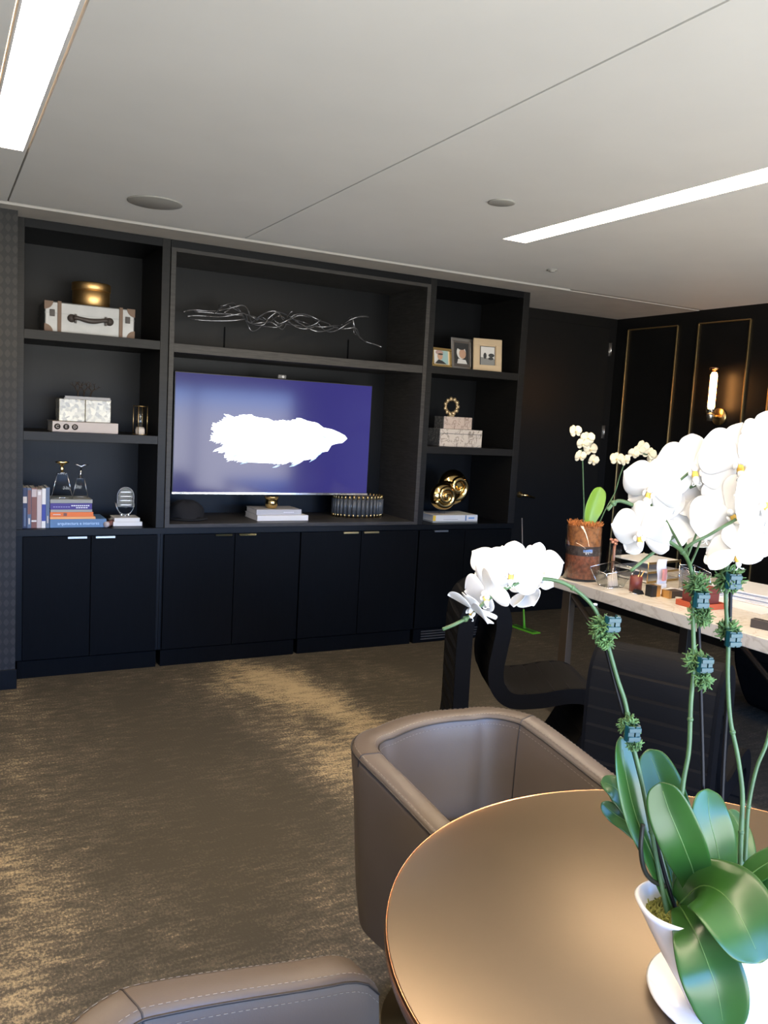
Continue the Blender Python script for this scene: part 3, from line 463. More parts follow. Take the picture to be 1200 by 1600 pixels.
for k in range(5): bx('spine_print', .025+k*.013, .035+k*.013, -.0022, -.001, .007, .013, wl, o)
for k in range(7): bx('spine_print', -.095+k*.013, -.086+k*.013, -.0022, -.001, .012, .017, mat('violet_ink', (.25,.25,.5), .5), o)
z += .0355; st(.574, .798, z, .021, grey_bk, 'greenish grey book on top of the stack under the glass awards')
ZT = z+.021
def award(loc, wb, wt, h, label, top):
    o = thing('award', loc, label, 'award', 'glass awards'); b = MB()
    b.prism([(-wb/2,0),(wb/2,0),(wt/2,h),(-wt/2,h)], -.012, .012, 'Y', award_glass); b.build('glass_body', o, bevel=.003)
    f = MB()
    for s_ in (-1,1): f.tube([(s_*wb/2,-.012,.001),(s_*wt/2,-.012,h)], .0022, top[1], 6)
    f.tube([(-wb/2,-.012,.002),(0,-.012,.006),(wb/2,-.012,.002)], .0022, top[1], 6).tube([(-wt/2,-.012,h),(wt/2,-.012,h)], .0022, top[1], 6); f.build('edge', o)
    top[0](o, h)
def goldtop(o, h):
    b = MB(); b.lathe([(0,h),(.006,h),(.010,h+.02),(.006,h+.035),(.012,h+.045),(.026,h+.052),(.038,h+.062),(.030,h+.064),(0,h+.058)], gold, 24, sx=1.0, sy=.5); b.build('gold_top', o)
def birdtop(o, h):
    b = MB(); b.tube([(0,0,h),(.002,0,h+.03),(.004,0,h+.06)], [.010,.005,.005], silver, 8); b.tube([(-.034,0,h+.085),(-.012,0,h+.076),(.004,0,h+.068),(.020,0,h+.078),(.046,0,h+.080)], [.001,.003,.005,.003,.001], silver, 8); b.build('wings', o)
award((.640,.10,ZT), .115, .050, .145, 'clear glass award with a golden top standing on the book stack', (goldtop, silver))
award((.745,.15,ZT), .085, .040, .110, 'clear glass award with spread silver wings, right of the gold-topped one', (birdtop, nickel))
o = book((1.003, .085, CT+.0005), .165, .15, .024, mat('ivory_cover', (.68,.64,.56), .5), 'ivory book lying under another small white book', 'small white books under the round glass award', spine=paper_w)
o = book((1.000, .09, CT+.025), .145, .14, .022, paper_w, 'small white book directly beneath the round glass award', 'small white books under the round glass award')
o = thing('award', (.998, .145, CT+.0475), 'round clear glass award on a silver knot base', 'award', 'glass awards')
P = [(.045*math.cos(t_)*(.75+.25*abs(math.sin(t_)))*1.35, .095+.08*math.sin(t_)) for t_ in [2*math.pi*i/32 for i in range(32)]]
MB().prism(P, -.008, .008, 'Y', award_glass).build('glass_disc', o, bevel=.003); MB().tube([(x, -.008, z) for x, z in P], .0012, nickel, 6, closed=True).build('rim_edge', o)
for z_ in (.07, .095, .12, .145): bx('engraved_line', -.028, .028, -.0088, -.008, z_, z_+.003, nickel, o)
b = MB(); 
for x in (-.02, 0, .02): b.sphere((x, 0, .010 if x else .006), .0105 if x else .006, silver, 14)
b.tube([(-.022,0,.008),(-.045,0,.045),(-.058,0,.085)], .0018, silver, 6).tube([(.022,0,.008),(.045,0,.045),(.058,0,.085)], .0018, silver, 6); b.build('base', o)
o = thing('scroll', (.908, .10, CT+.017), 'short reddish rolled scroll beside the small white books', 'scroll', rot=(0,0,R(60)))
MB().tube([(-.07,0,0),(.07,0,0)], .016, redbr_bk, 16).build('roll', o); MB().tube([(-.071,0,0),(-.055,0,0)], .0165, pink_bk, 16).build('band', o)
# ================================================================ niche contents
o = thing('glass_sculpture', (2.0, .2, 1.9054), 'long sculpture of twisted clear glass rods on the shelf above the television', 'sculpture')
b = MB(); tw = mat('twisted_glass', (.22,.22,.23), .08, .75, var=(20,.3))
def smooth(P, n=8):
    P = [Vector(p) for p in P]; out = []
    for i in range(len(P)-1):
        p0, p1, p2, p3 = P[max(i-1,0)], P[i], P[i+1], P[min(i+2, len(P)-1)]
        for k in range(n):
            t = k/n; out.append(.5*((2*p1)+(-p0+p2)*t+(2*p0-5*p1+4*p2-p3)*t*t+(-p0+3*p1-3*p2+p3)*t**3))
    return out+[P[-1]]
for j, Pt in enumerate(SCULPT):
    ph = j*.9; Q = smooth(Pt, 6); k = len(Q)
    Q = [Vector((q.x-2.0, q.y-.2+.04*math.sin(i*.35+ph), q.z-1.9054+.012*math.sin(i*.5+ph))) for i, q in enumerate(Q)]
    MB().tube(Q, .0055, tw, 8).build('glass_rod', o)
for x in (-.42, .42):
    MB().lathe([(0,0),(.05,0),(.05,.006),(.006,.01),(.005,.14),(0,.14)], dark_glass, 20, Matrix.Translation((x,0,0))).build('support', o)
o = thing('black_cap', (1.375, .20, NF), 'crumpled black cloth cap in the lower left corner of the television niche', 'cap')
b = MB(); G = []
for i in range(9):
    t = i/8; row = []
    for j in range(25):
        a = 2*math.pi*j/24; r_ = .115*math.cos(t*math.pi/2)**.6*(1+.10*math.sin(3*a+t*4)); row.append((r_*math.cos(a), r_*.8*math.sin(a)+.02, .012+.10*math.sin(t*math.pi/2)+.008*math.sin(5*a)))
    G.append(row)
b.grid(G, mat('black_cloth', (.008,.008,.009), .9)); b.build('crown', o, doubles=True)
MB().lathe([(0,0),(.10,0),(.125,.006),(.11,.012),(0,.014)], mat('black_cloth'), 24, Matrix.Translation((.01,.0,.0)), sx=1.0, sy=.9).build('brim', o)
o = book((1.968, .085, NF+.0005), .345, .24, .034, paper_w, 'large white book under the grey one below the television', 'books under the television')
o = book((1.950, .11, NF+.035), .305, .2, .034, mat('grey_white', (.42,.42,.43), .4), 'grey book beneath the small gold cup', 'books under the television')
for k in range(6): bx('spine_print', .03+k*.012, .039+k*.012, -.0022, -.001, .014, .019, wl, o)
o = thing('gold_cup', (1.925, .19, NF+.0695), 'small polished gold cup on the grey book under the television', 'cup')
MB().lathe([(0,0),(.028,0),(.034,.004),(.040,.02),(.042,.04),(.038,.055),(.046,.068),(.052,.076),(.048,.077),(.036,.058),(.036,.02),(0,.008)], gold, 32).build('cup_body', o)
# ring of glass rods tipped with brass
o = thing('rod_drum', (2.60, .30, NF), 'low drum of upright glass rods with brass tips below the television', 'vase')
rg = mat('grey_glass_rod', (.085,.09,.095), .3, coat=.3)
for k in range(34):
    a = 2*math.pi*k/34; x, y = .180*math.cos(a), .115*math.sin(a)
    r0 = MB().tube([(x,y,.022),(x,y,.124)], .0115, rg, 8).build('glass_rod', o)
    MB().tube([(x,y,0),(x,y,.028)], .0085, brass, 8).tube([(x,y,.122),(x,y,.150)], .0085, brass, 8).build('brass_tip', r0)
MB().lathe([(.164,.008),(.170,.008),(.170,.140),(.164,.140)], rg, 40, sx=1, sy=.62).build('inner_ring', o)
# ================================================================ right bookcase contents
def photo(loc, w, h, fr, mfr, mback, label, paint, rz=0, lean=8, d=.016, mat_w=0):
    o = thing('photo_frame', loc, label, 'photo frame', 'framed photos on the top right shelf', rot=(R(-lean), 0, R(rz)))
    b = MB()
    for (a,b_,c_,e_) in ((-w/2,w/2,0,fr),(-w/2,w/2,h-fr,h),(-w/2,-w/2+fr,fr,h-fr),(w/2-fr,w/2,fr,h-fr)): b.box(a,b_,0,d,c_,e_,mfr)
    b.build('frame', o, bevel=.002); bx('mount', -w/2+fr, w/2-fr, .008, d, fr, h-fr, mback, o)
    p = MB(); paint(p); p.build('photograph', o)
    s_ = MB(); s_.prism([(d,h*.7),(d,h*.62),(d+h*.25,-.0+h*.25*math.tan(R(lean))*1.0+.002),(d+h*.27,h*.25*math.tan(R(lean))+.002)], -.012, .012, 'X', blackpl); s_.build('strut', o)
    return o
skin = col('photo_skin', (.45,.27,.18)); ph_sky = col('photo_teal', (.28,.42,.42)); ph_dk = col('photo_dark', (.03,.03,.03)); ph_wh = col('photo_white', (.60,.58,.55)); ph_gr = col('photo_grey', (.20,.20,.19)); ph_pk = col('photo_pinkish', (.36,.24,.22))
def ell(cx, cz, rx, rz, n=20): return [(cx+rx*math.cos(2*math.pi*i/n), cz+rz*math.sin(2*math.pi*i/n)) for i in range(n)]
def ph1(p):
    p.prism([(-.070,.022),(.055,.022),(.055,.125),(-.070,.125)], .006, .0075, 'Y', ph_wh); p.prism([(0,.022),(.055,.022),(.055,.125),(-.01,.125)], .005, .006, 'Y', ph_sky)
    p.prism(ell(-.02,.10,.032,.016), .003, .005, 'Y', ph_pk); p.prism(ell(-.015,.075,.022,.026), .002, .004, 'Y', skin); p.prism(ell(-.012,.088,.022,.006), .001, .003, 'Y', ph_dk); p.prism([(-.06,.022),(-.03,.05),(.0,.045),(.04,.022)], .001, .003, 'Y', ph_dk)
def ph2(p):
    p.prism([(-.062,.042),(.062,.042),(.062,.188),(-.062,.188)], .005, .0075, 'Y', ph_dk)
    p.prism(ell(-.006,.12,.040,.046), .003, .005, 'Y', ph_wh); p.prism(ell(.004,.112,.030,.034), .002, .004, 'Y', skin); p.prism([(-.045,.042),(-.035,.075),(.03,.07),(.045,.042)], .002, .004, 'Y', ph_wh); p.prism(ell(-.006,.155,.034,.016), .001, .003, 'Y', ph_dk)
def ph3(p):
    p.prism([(-.052,.045),(.052,.045),(.052,.175),(-.052,.175)], .004, .0075, 'Y', ph_wh); p.prism([(-.052,.045),(.052,.045),(.052,.09),(-.052,.10)], .003, .004, 'Y', ph_gr)
    p.prism(ell(-.02,.11,.012,.022), .001, .003, 'Y', ph_dk); p.prism(ell(.028,.115,.022,.014), .001, .003, 'Y', ph_dk); p.prism(ell(.025,.092,.02,.01), .001, .003, 'Y', ph_dk)
    for (a,b_,c_,e_) in ((-.056,.056,.041,.045),(-.056,.056,.175,.179),(-.056,-.052,.041,.179),(.052,.056,.041,.179)): p.box(a,b_,.002,.0075,c_,e_,ph_dk)
photo((3.088,.085,S1T+.003), .172, .132, .018, gold, mat('mount_w', (.6,.5,.35), .5), 'small gold-framed photo of a person in a hat, leftmost on the top right shelf', ph1, rz=6)
photo((3.300,.155,S1T+.003), .190, .222, .022, nickel, mat('mount_d', (.09,.075,.065), .5), 'silver-framed close portrait photo standing in the middle of three', ph2, rz=4)
photo((3.478,.105,S1T+.003), .215, .232, .045, mat('bronze_gilt', (.55,.42,.27), .4, .5), mat('mount_t', (.55,.42,.27), .45, .3), 'wide gilt-framed photo of two figures outdoors, rightmost of three', ph3, rz=-14)
o = thing('stone_box', (3.283, .09, S2T+.0005), 'cream veined stone box with a dark side, the lower of two', 'box', 'stone boxes')
MB().box(-.176, .176, 0, .17, 0, .122, mar_box).build('box_body', o, bevel=.002); MB().box(-.177,.177,-.001,.171,.088,.092,mar_dk).build('lid_line', o); MB().box(-.181,-.1765,.0,.17,.0,.122,mar_dk).build('side_plate', o)
o = thing('stone_box', (3.275, .13, S2T+.123), 'smaller pinkish stone box stacked on the larger stone box', 'box', 'stone boxes')
MB().box(-.118, .118, 0, .12, 0, .086, marble('pink_stone', (.52,.42,.35), (.25,.18,.14), 16, .35, (.5,.55,.6))).build('box_body', o, bevel=.002); MB().box(-.122,-.1185,.0,.12,.0,.086,mar_dk).build('side_plate', o)
o = thing('ring_ornament', (3.235, .17, S2T+.2095), 'gilt flower-like ring ornament standing on the stone boxes', 'ornament')
b = MB(); gw = mat('aged_gilt', (.50,.38,.22), .4, .7)
b.tube([(.048*math.cos(R(i*15)),0,.073+.048*math.sin(R(i*15))) for i in range(24)], .010, gw, 8, closed=True)
for i in range(11):
    a = R(i*360/11); b.sphere((.053*math.cos(a), -.004, .071+.053*math.sin(a)), .016, gw, 8, (1,.7,1))
b.build('ring', o); bx('foot', -.02,.02,-.015,.015,0,.012, gw, o)
o = book((3.262, .065, CT+.0005), .375, .23, .010, grey_bk, 'thin grey book lying under the thick white spine book', 'books under the gold shell')
o = book((3.262, .065, CT+.011), .375, .24, .042, mat('white_cov', (.68,.68,.66), .45), 'thick white book with yellow and blue spine marks under the gold shell', 'books under the gold shell')
bx('spine_print', -.187, -.165, -.0022, -.001, .002, .040, yellow_bk, o); bx('spine_print', .082, .092, -.0022, -.001, .002, .040, blue_bk, o); bx('spine_print', .11, .16, -.0022, -.001, .014, .026, mat('ink_blue', (.2,.35,.6), .5), o); bx('spine_print', -.10, .02, -.0022, -.001, .010, .012, ph_gr, o)
o = thing('shell_sculpture', (3.255, .17, CT+.0535), 'polished gold nautilus-like shell sculpture on clear pegs', 'sculpture')
b = MB()
b.sphere((.055,.035,.185), .128, gold, 40, (.95,.55,1.0)); b.sphere((-.065,-.035,.128), .104, gold, 36, (1,.5,.95)); b.sphere((.0,.0,.150), .10, gold, 30, (1.1,.55,.9))
def spiral(cx, cz, y, R0, turns, rt0, n, dy):
    P = []; rad = []
    for i in range(n+1):
        t = i/n; a = R(200)+turns*2*math.pi*t; q = R0*(1-t*.9); P.append((cx+q*math.cos(a), y-dy*t, cz+q*math.sin(a))); rad.append(rt0*(1-t*.75))
    b.tube(P, rad, gold, 12)
spiral(-.065, .128, -.060, .078, 2.1, .026, 70, .035); spiral(.060, .190, -.005, .098, 1.5, .034, 60, .05); b.build('shell', o)
for x in (-.085, -.04): MB().tube([(x,-.03,0),(x,-.03,.06)], .0035, glass_m, 8).build('peg', o)
# ================================================================ wall sconce
o = thing('wall_sconce', (XR, -.54, 1.69), 'glowing tubular glass sconce on a brass mount on the right wall', 'sconce')
RX = Matrix.Rotation(R(-90), 4, 'Y')
MB().lathe([(0,0),(.062,0),(.066,.006),(.060,.016),(.02,.02),(0,.02)], brass, 32, RX).build('back_plate', o)
b = MB(); b.tube([(-.015,0,0),(-.06,0,0),(-.10,0,.0)], .011, brass, 10).lathe([(0,-.035),(.020,-.035),(.022,-.01),(.026,.0),(.026,.02),(.018,.022),(0,.022)], nickel, 20, Matrix.Translation((-.10,0,.0))); b.build('arm', o)
MB().lathe([(.033,.02),(.034,.03),(.034,.345),(.032,.345),(.031,.03)], glass_m, 28, Matrix.Translation((-.10,0,0))).build('glass_tube', o)
MB().lathe([(0,.05),(.020,.052),(.025,.07),(.025,.30),(.016,.318),(0,.32)], mat('amber_filament', (1,.7,.4), .4, emit=(1,.42,.12), es=30), 20, Matrix.Translation((-.10,0,0))).build('bulb', o)
MB().lathe([(.034,.337),(.037,.337),(.037,.352),(.034,.352)], copper, 28, Matrix.Translation((-.10,0,0))).build('top_ring', o)
# ================================================================ desk
DX0, DX1, DY0, DY1, DZ = 2.946, 3.926, -4.1, -1.405, .75
o = thing('desk', ((DX0+DX1)/2, DY1, 0), 'long cream marble desk on bronze legs at the right', 'desk')
MB().box(-.49, .49, DY0-DY1, 0, DZ-.058, DZ, mar_w).build('desktop', o, bevel=.003)
br_dk = mat('dark_bronze', (.13,.10,.07), .4, .7)
for y in (-.10, -2.58):
    for x in (-.455, .455): MB().box(x-.02, x+.02, y-.03, y+.03, 0, DZ-.0585, br_dk).build('leg', o, bevel=.002)
for x in (-.455,.455):
    MB().tube([(x,-.13,DZ-.08),(x,-1.0,.06),(x,-1.34,.02)], .016, br_dk, 6).build('brace', o)
# far orchid in a glass vase
o = thing('vase_orchid', (3.052, -1.505, DZ+.0005), 'white orchid in a clear glass vase of orange moss on the desk', 'orchid')
vr = .096; vh = .295
b = MB(); b.lathe([(0,0),(vr,0),(vr,vh),(vr-.003,vh),(vr-.003,.008),(0,.008)], glass_m, 48); b.build('glass_vase', o)
def rough_cyl(r, z0_, z1_, m, seed, name, n=48):
    rn = random.Random(seed); G = []; k = 10
    for i in range(k+1):
        z_ = z0_+(z1_-z0_)*i/k; G.append([((r+rn.uniform(-.003,0))*math.cos(2*math.pi*j/n), (r+rn.uniform(-.003,0))*math.sin(2*math.pi*j/n), z_) for j in range(n)])
    for i in range(k+1): G[i].append(G[i][0])
    q = MB(); q.grid(G, m); q.add([(r*.98*math.cos(2*math.pi*j/n), r*.98*math.sin(2*math.pi*j/n), z1_) for j in range(n)]+[(0,0,z1_+.01)], [(j,(j+1)%n,n) for j in range(n)], m); return q.build(name, o)
rough_cyl(vr-.006, .012, .135, bark_rd, 1, 'red_bark'); rough_cyl(vr-.006, .136, .185, bark_dk, 2, 'dark_bark'); rough_cyl(vr-.006, .186, .285, bark_m, 3, 'orange_moss')
mo = MB(); rn = random.Random(9)
for k in range(420):
    a = rn.uniform(0,2*math.pi); r_ = vr*.9*math.sqrt(rn.random()); p = Vector((r_*math.cos(a), r_*math.sin(a), .283)); q = p+Vector((rn.uniform(-.018,.018), rn.uniform(-.018,.018), rn.uniform(.008,.034))); mo.tube([p, (p+q)/2+Vector((rn.uniform(-.006,.006),)*3), q], .0016, bark_m, 4)
mo.build('moss_top', o, kind='stuff')
base_o = Vector((3.052, -1.505, DZ))
def loc(p): return Vector(p)-base_o
DYO = Vector((0, -.145, 0))
def flower_mesh(name, r, pm, lm, seed=0, open_=1.0):
    """phalaenopsis bloom facing +Z: two broad petals, three sepals, lip and column"""
    rn = random.Random(seed); b = MB()
    def petal(L_, W_, ang, cup, z0_, pw=.55, nu=13, nv=7):
        G = []
        for i in range(nu):
            t = i/(nu-1); wdt = W_*((.16+.84*math.sin(math.pi/2*t/.58)) if t < .58 else math.sqrt(max(.0006, 1-((t-.58)/.42)**2))); row = []
            for j in range(nv):
                s = (j/(nv-1)*2-1); x = s*wdt; y = L_*t; z = z0_+cup*(t**2)*L_-.18*cup*0-abs(s)**2*wdt*.22*open_+.05*L_*math.sin(3*s+seed+ang)*t
                X = x*math.cos(ang)-y*math.sin(ang)*-1*-1; Y_ = x*math.sin(ang)+y*math.cos(ang)
                X = x*math.cos(ang)-y*math.sin(ang); row.append((X, Y_, z))
            G.append(row)
        b.grid(G, pm)
    petal(r*1.0, r*.40, 0, -.10+rn.uniform(-.08,.08), -.002)                   # dorsal sepal
    petal(r*.98, r*.38, R(128), -.12+rn.uniform(-.1,.1), -.002); petal(r*.98, r*.38, R(-128), -.12+rn.uniform(-.1,.1), -.002)
    petal(r*1.05, r*.62, R(72+rn.uniform(-4,4)), .10+rn.uniform(-.08,.12), .0015, .48); petal(r*1.05, r*.62, R(-72+rn.uniform(-4,4)), .10+rn.uniform(-.08,.12), .0015, .48)
    # lip: mid lobe, two side lobes, column
    b.sphere((0, -.02*r, .10*r), .11*r, pm, 10, (.8,1.0,1.2))
    b.sphere((0, -.20*r, .14*r), .13*r, lm, 10, (.7,1.2,.7)); b.sphere((-.14*r, -.14*r, .16*r), .11*r, pm, 8, (.45,1,1)); b.sphere((.14*r, -.14*r, .16*r), .11*r, pm, 8, (.45,1,1))
    b.tube([(0,-.24*r,.16*r),(0,-.38*r,.24*r),(0,-.46*r,.20*r)], [.10*r,.09*r,.03*r], pm, 8)
    for s_ in (-1,1): b.tube([(0,-.44*r,.21*r),(s_*.08*r,-.52*r,.26*r),(s_*.14*r,-.47*r,.32*r),(s_*.10*r,-.42*r,.34*r)], .012*r, pm, 5)
    me_o = b.build(name, None, solid=.0009); return me_o
def orient(d, rollv=0):
    d = Vector(d).normalized(); upv = Vector((0,0,1)); x = upv.cross(d)
    if x.length < 1e-3: x = Vector((1,0,0))
    x.normalize(); y = d.cross(x); m_ = Matrix((x,y,d)).transposed().to_4x4(); return m_ @ Matrix.Rotation(R(rollv), 4, 'Z')
def leafmesh(pts, w, nrm, m, mid, thick=.0022, loc0=Vector((0,0,0)), nu=16, nv=9, fold=.25):
    Q = smooth(pts, 5); k = len(Q); G = []; midl = []
    n0 = Vector(nrm).normalized()
    for i in range(k):
        t = i/(k-1); d = (Q[min(i+1,k-1)]-Q[max(i-1,0)]).normalized(); sd = d.cross(n0); sd.normalize(); nn = sd.cross(d).normalized()
        if nn.dot(n0) < 0: nn = -nn
        wd_ = w*(.30+.70*math.sin(math.pi*min(.5,t*.85)))*math.sqrt(max(0, 1-(max(0,t-.55)/.45)**2.6)) if t < 1 else 0
        wd_ = max(wd_, w*.02); row = []
        for j in range(nv):
            s = j/(nv-1)*2-1; row.append(Q[i]-loc0+sd*s*wd_+nn*(abs(s)**1.3*wd_*fold))
        G.append(row); midl.append(Q[i]-loc0+nn*.0012)
    b = MB(); b.grid(G, m); return b, midl
for P in FSTEMS:
    Q = smooth([Vector(p)+DYO for p in P], 5); MB().tube([q-base_o for q in Q], .0035, stem_m, 7).build('stem', o)
fp = [flower_mesh('flower', 1.0*.036, petal_cream, lip_m, s, .8) for s in range(3)]
fd = [f.data for f in fp]
for f in fp: bpy.data.objects.remove(f)
rn = random.Random(5)
for i, (x, y, z_, r_) in enumerate(FFLOWERS):
    f = bpy.data.objects.new('flower', fd[i % 3]); COL.objects.link(f); f.parent = o; md = f.modifiers.new('solid','SOLIDIFY'); md.thickness = .0009
    f.matrix_local = Matrix.Translation(Vector((x, y, z_))+DYO-base_o+Vector((rn.uniform(-.01,.01), -.012+rn.uniform(-.012,.012), 0))) @ orient((-.35+rn.uniform(-.5,.4), -.85, .1+rn.uniform(-.3,.3)), rn.uniform(-20,20)) @ Matrix.Scale(r_/.033, 4)
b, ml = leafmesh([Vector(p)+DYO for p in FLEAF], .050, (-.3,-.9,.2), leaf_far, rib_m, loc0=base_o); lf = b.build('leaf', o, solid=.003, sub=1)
b, ml = leafmesh([Vector(FLEAF[0])+DYO, Vector(FLEAF[1])+DYO+Vector((.03,.02,0)), Vector(FLEAF[2])+DYO+Vector((.04,.03,.01))], .030, (-.3,-.9,.2), leaf_m, rib_m, loc0=base_o); b.build('leaf', o, solid=.003, sub=1)
# things on the desk
DT = DZ+.0006
def glassbox(o, P0, P1, m=glass_m, e=brass):
    k = len(P0); b = MB()
    for i in range(k):
        j = (i+1)%k; b.tube([P0[i],P0[j]], .0018, e, 5).tube([P1[i],P1[j]], .0018, e, 5).tube([P0[i],P1[i]], .0018, e, 5)
    b.build('metal_edge', o)
    g_ = MB()
    for i in range(k): j = (i+1)%k; g_.add([P0[i],P0[j],P1[j],P1[i]], [(0,1,2,3)], m)
    g_.add(P0, [tuple(range(k))], m); g_.build('glass_panel', o, solid=.0016)
o = thing('acrylic_holder', (3.225, -1.555, DT), 'tall clear acrylic holder with a crumpled copper top beside the orchid vase', 'holder')
b = MB(); b.box(-.028,.028,-.028,.028,0,.006,glass_m); 
for (a,c_,d_,e_) in ((-.028,-.025,-.028,.028),(.025,.028,-.028,.028),(-.025,.025,-.028,-.025),(-.025,.025,.025,.028)): b.box(a,c_,d_,e_,.006,.19,glass_m)
b.build('box', o); b = MB(); rn = random.Random(2)
for k in range(9): b.sphere((rn.uniform(-.018,.018), rn.uniform(-.018,.018), .195+rn.uniform(0,.028)), .014, mat('rose_copper', (.55,.25,.15), .35, .5), 7, (1,.8,.6))
b.lathe([(0,.006),(.008,.006),(.008,.185),(0,.19)], mat('rose_copper'), 10); b.build('copper_top', o)
o = thing('geometric_dish', (3.065, -1.715, DT), 'faceted clear glass dish with pale metal edges next to the orchid vase', 'dish')
P0 = [(-.05,-.045,.003),(.055,-.035,.003),(.05,.05,.003),(-.045,.04,.003)]; P1 = [(-.11,-.08,.085),(.10,-.065,.10),(.095,.085,.115),(-.07,.085,.09)]
glassbox(o, P0, P1, glass_m, silver)
b = MB()
for k in range(5): b.tube([(-.03+k*.014,-.02,.006),(.0+k*.012,.02,.05+.006*k)], .006, cream_bk, 6)
b.build('folded_cards', o)
o = thing('glass_terrarium', (3.46, -1.90, DT), 'second open glass box with slim metal edges behind the maroon cup', 'glass box')
glassbox(o, [(-.05,-.05,.003),(.06,-.05,.003),(.06,.05,.003),(-.05,.05,.003)], [(-.06,-.05,.11),(.07,-.045,.095),(.065,.06,.12),(-.05,.06,.125)], glass_m, silver)
o = thing('pen_cup', (3.12, -1.835, DT), 'round maroon leather pen cup on the marble desk', 'cup')
MB().lathe([(0,0),(.031,0),(.031,.078),(.028,.078),(.028,.006),(0,.006)], redlea, 28).build('cup_body', o)
for k, (dx, dy, m_) in enumerate(((.03,-.02,satin_gold),(.035,.01,brass),(-.01,.02,blackpl))): MB().tube([(-dx*.3,-dy*.3,.008),(dx,dy,.105)], .003, m_, 6).build('pencil', o)
o = thing('binder_clip', (3.085, -1.89, DT), 'small dark metal clip lying beside the maroon cup', 'clip')
MB().prism([(-.02,0),(.02,0),(.006,.02),(-.006,.02)], -.022, .022, 'Y', blackpl).build('clip_body', o); MB().tube([(-.018,-.02,.003),(-.045,-.015,.006),(-.045,.015,.006),(-.018,.02,.003)], .0016, silver, 5).build('wire', o)
o = thing('desk_box', (3.115, -1.955, DT), 'small black box with a gold band on the near edge of the desk', 'box')
MB().box(-.028,.028,-.022,.022,0,.055,blackpl).build('box_body', o, bevel=.001); bx('gold_band', .004,.0295,-.023,.023,0,.056, satin_gold, o)
o = thing('desk_box', (3.20, -2.00, DT), 'dark rectangular card box just behind the gold-banded box', 'box')
MB().box(-.045,.045,-.025,.025,0,.035,mat('dark_brown_card', (.06,.045,.035), .4)).build('box_body', o, bevel=.001); bx('gold_band', -.046,-.03,-.026,.026,.0,.036, satin_gold, o)
o = thing('leather_tray', (3.175, -2.20, DT), 'orange leather tray under the maroon box', 'tray')
MB().box(-.085,.085,-.075,.075,0,.006,orlea).box(-.085,.085,-.075,-.070,.006,.026,orlea).box(-.085,.085,.070,.075,.006,.026,orlea).box(-.085,-.080,-.07,.07,.006,.026,orlea).box(.080,.085,-.07,.07,.006,.026,orlea).build('tray_body', o, bevel=.001)
o = thing('leather_box', (3.180, -2.19, DT+.0065), 'maroon leather box standing in the orange tray', 'box')
MB().box(-.062,.062,-.055,.055,0,.062,redlea).build('box_body', o, bevel=.003); MB().box(-.064,.064,-.057,.057,.062,.088,redlea).build('lid', o, bevel=.003)
def sheet(x, y, w_, d_, z_, m_, label, name='paper_sheet', cat='paper', rz=0, t_=.001, group=None):
    o = thing(name, (x, y, z_), label, cat, group, rz); bx('sheet', -w_/2, w_/2, -d_/2, d_/2, 0, t_, m_, o); return o
o = thing('paper_stack', (3.66, -2.15, DT), 'tall stack of white papers at the far side of the desk', 'papers', rz=R(12))
for k in range(7): bx('sheet', -.16+.006*(k%3), .16+.006*(k%2), -.22-.004*k, .22-.006*(k%3), k*.007, k*.007+.006, paper_w, o)
o = thing('document_tray', (3.46, -1.56, DT), 'open white document tray with slim dark rails', 'tray', rz=R(8))
for z_ in (.004, .055, .105):
    bx('shelf', -.14,.14,-.12,.12,z_,z_+.006, paper_w, o)
    bx('rail', -.142,.142,-.124,-.12,z_-.003,z_+.008, brass, o)
b = MB()
for x in (-.14,.14):
    for y in (-.12,.12): b.tube([(x,y,0),(x,y,.115)], .003, brass, 6)
b.build('post', o)
o = thing('magazine', (3.30, -1.99, DT), 'open magazine with dark pages behind the small desk boxes', 'magazine', rz=R(20))
for s_ in (-1,1): bx('page', min(0,s_*.11), max(0,s_*.11), -.12, .12, .0, .008, paper_w, o); bx('print', min(s_*.01,s_*.10), max(s_*.01,s_*.10), -.10, .0, .008, .0086, mat('ink'), o)
sheet(3.40, -2.19, .16, .42, DT, paper_w, 'large white paper lying flat behind the orange tray', rz=R(4))
sheet(3.28, -2.56, .19, .16, DT, cream_bk, 'cream sheet with orange corner beneath the black tablet', rz=R(6))
o = thing('tablet', (3.47, -2.66, DT+.0012), 'black tablet computer lying on the desk at the right edge', 'tablet', rz=R(3))
MB().box(-.15,.15,-.20,.20,0,.009,blackpl).build('body', o, bevel=.003); bx('screen', -.14,.14,-.19,.19,.009,.0095, mat('glossy_black', (.004,.004,.005), .05), o)
o = thing('stapler', (3.098, -2.62, DT), 'dark box-like stapler near the desk edge', 'stapler', rz=R(-75))
MB().prism([(-.065,0),(.075,0),(.075,.012),(.045,.034),(-.065,.036)], -.022, .022, 'Y', mat('dark_taupe', (.06,.05,.042), .35)).build('body', o, bevel=.002); bx('top_strip', -.06,.04,-.005,.005,.0355,.0375, silver, o)
o = thing('figurine', (3.50, -1.30-.28, DT+.12), 'x', 'x')
bpy.data.objects.remove(o)
o = thing('bow_sculpture', (3.33, -1.80, DT), 'white folded paper-like sculpture with a pink middle on the desk', 'sculpture', rz=R(20))
b = MB(); G = []
for i in range(9):
    t = i/8; G.append([(-.05+.10*s_/6+.012*math.sin(t*6), .012*math.sin(s_), .02+.13*t+(-.018 if s_ in (0,6) else 0)*(1-t)) for s_ in range(7)])
b.grid(G, petal_m); b.build('folded_sheet', o, solid=.003); bx('pink_panel', -.018,.018,-.022,-.012,.04,.10, mat('pink', (.60,.25,.22), .5), o); MB().box(-.03,.03,-.02,.02,0,.021,petal_m).build('foot', o)
o = thing('drinking_glass', (3.55, -1.78, DT), 'clear drinking glass at the far side of the desk', 'glass')
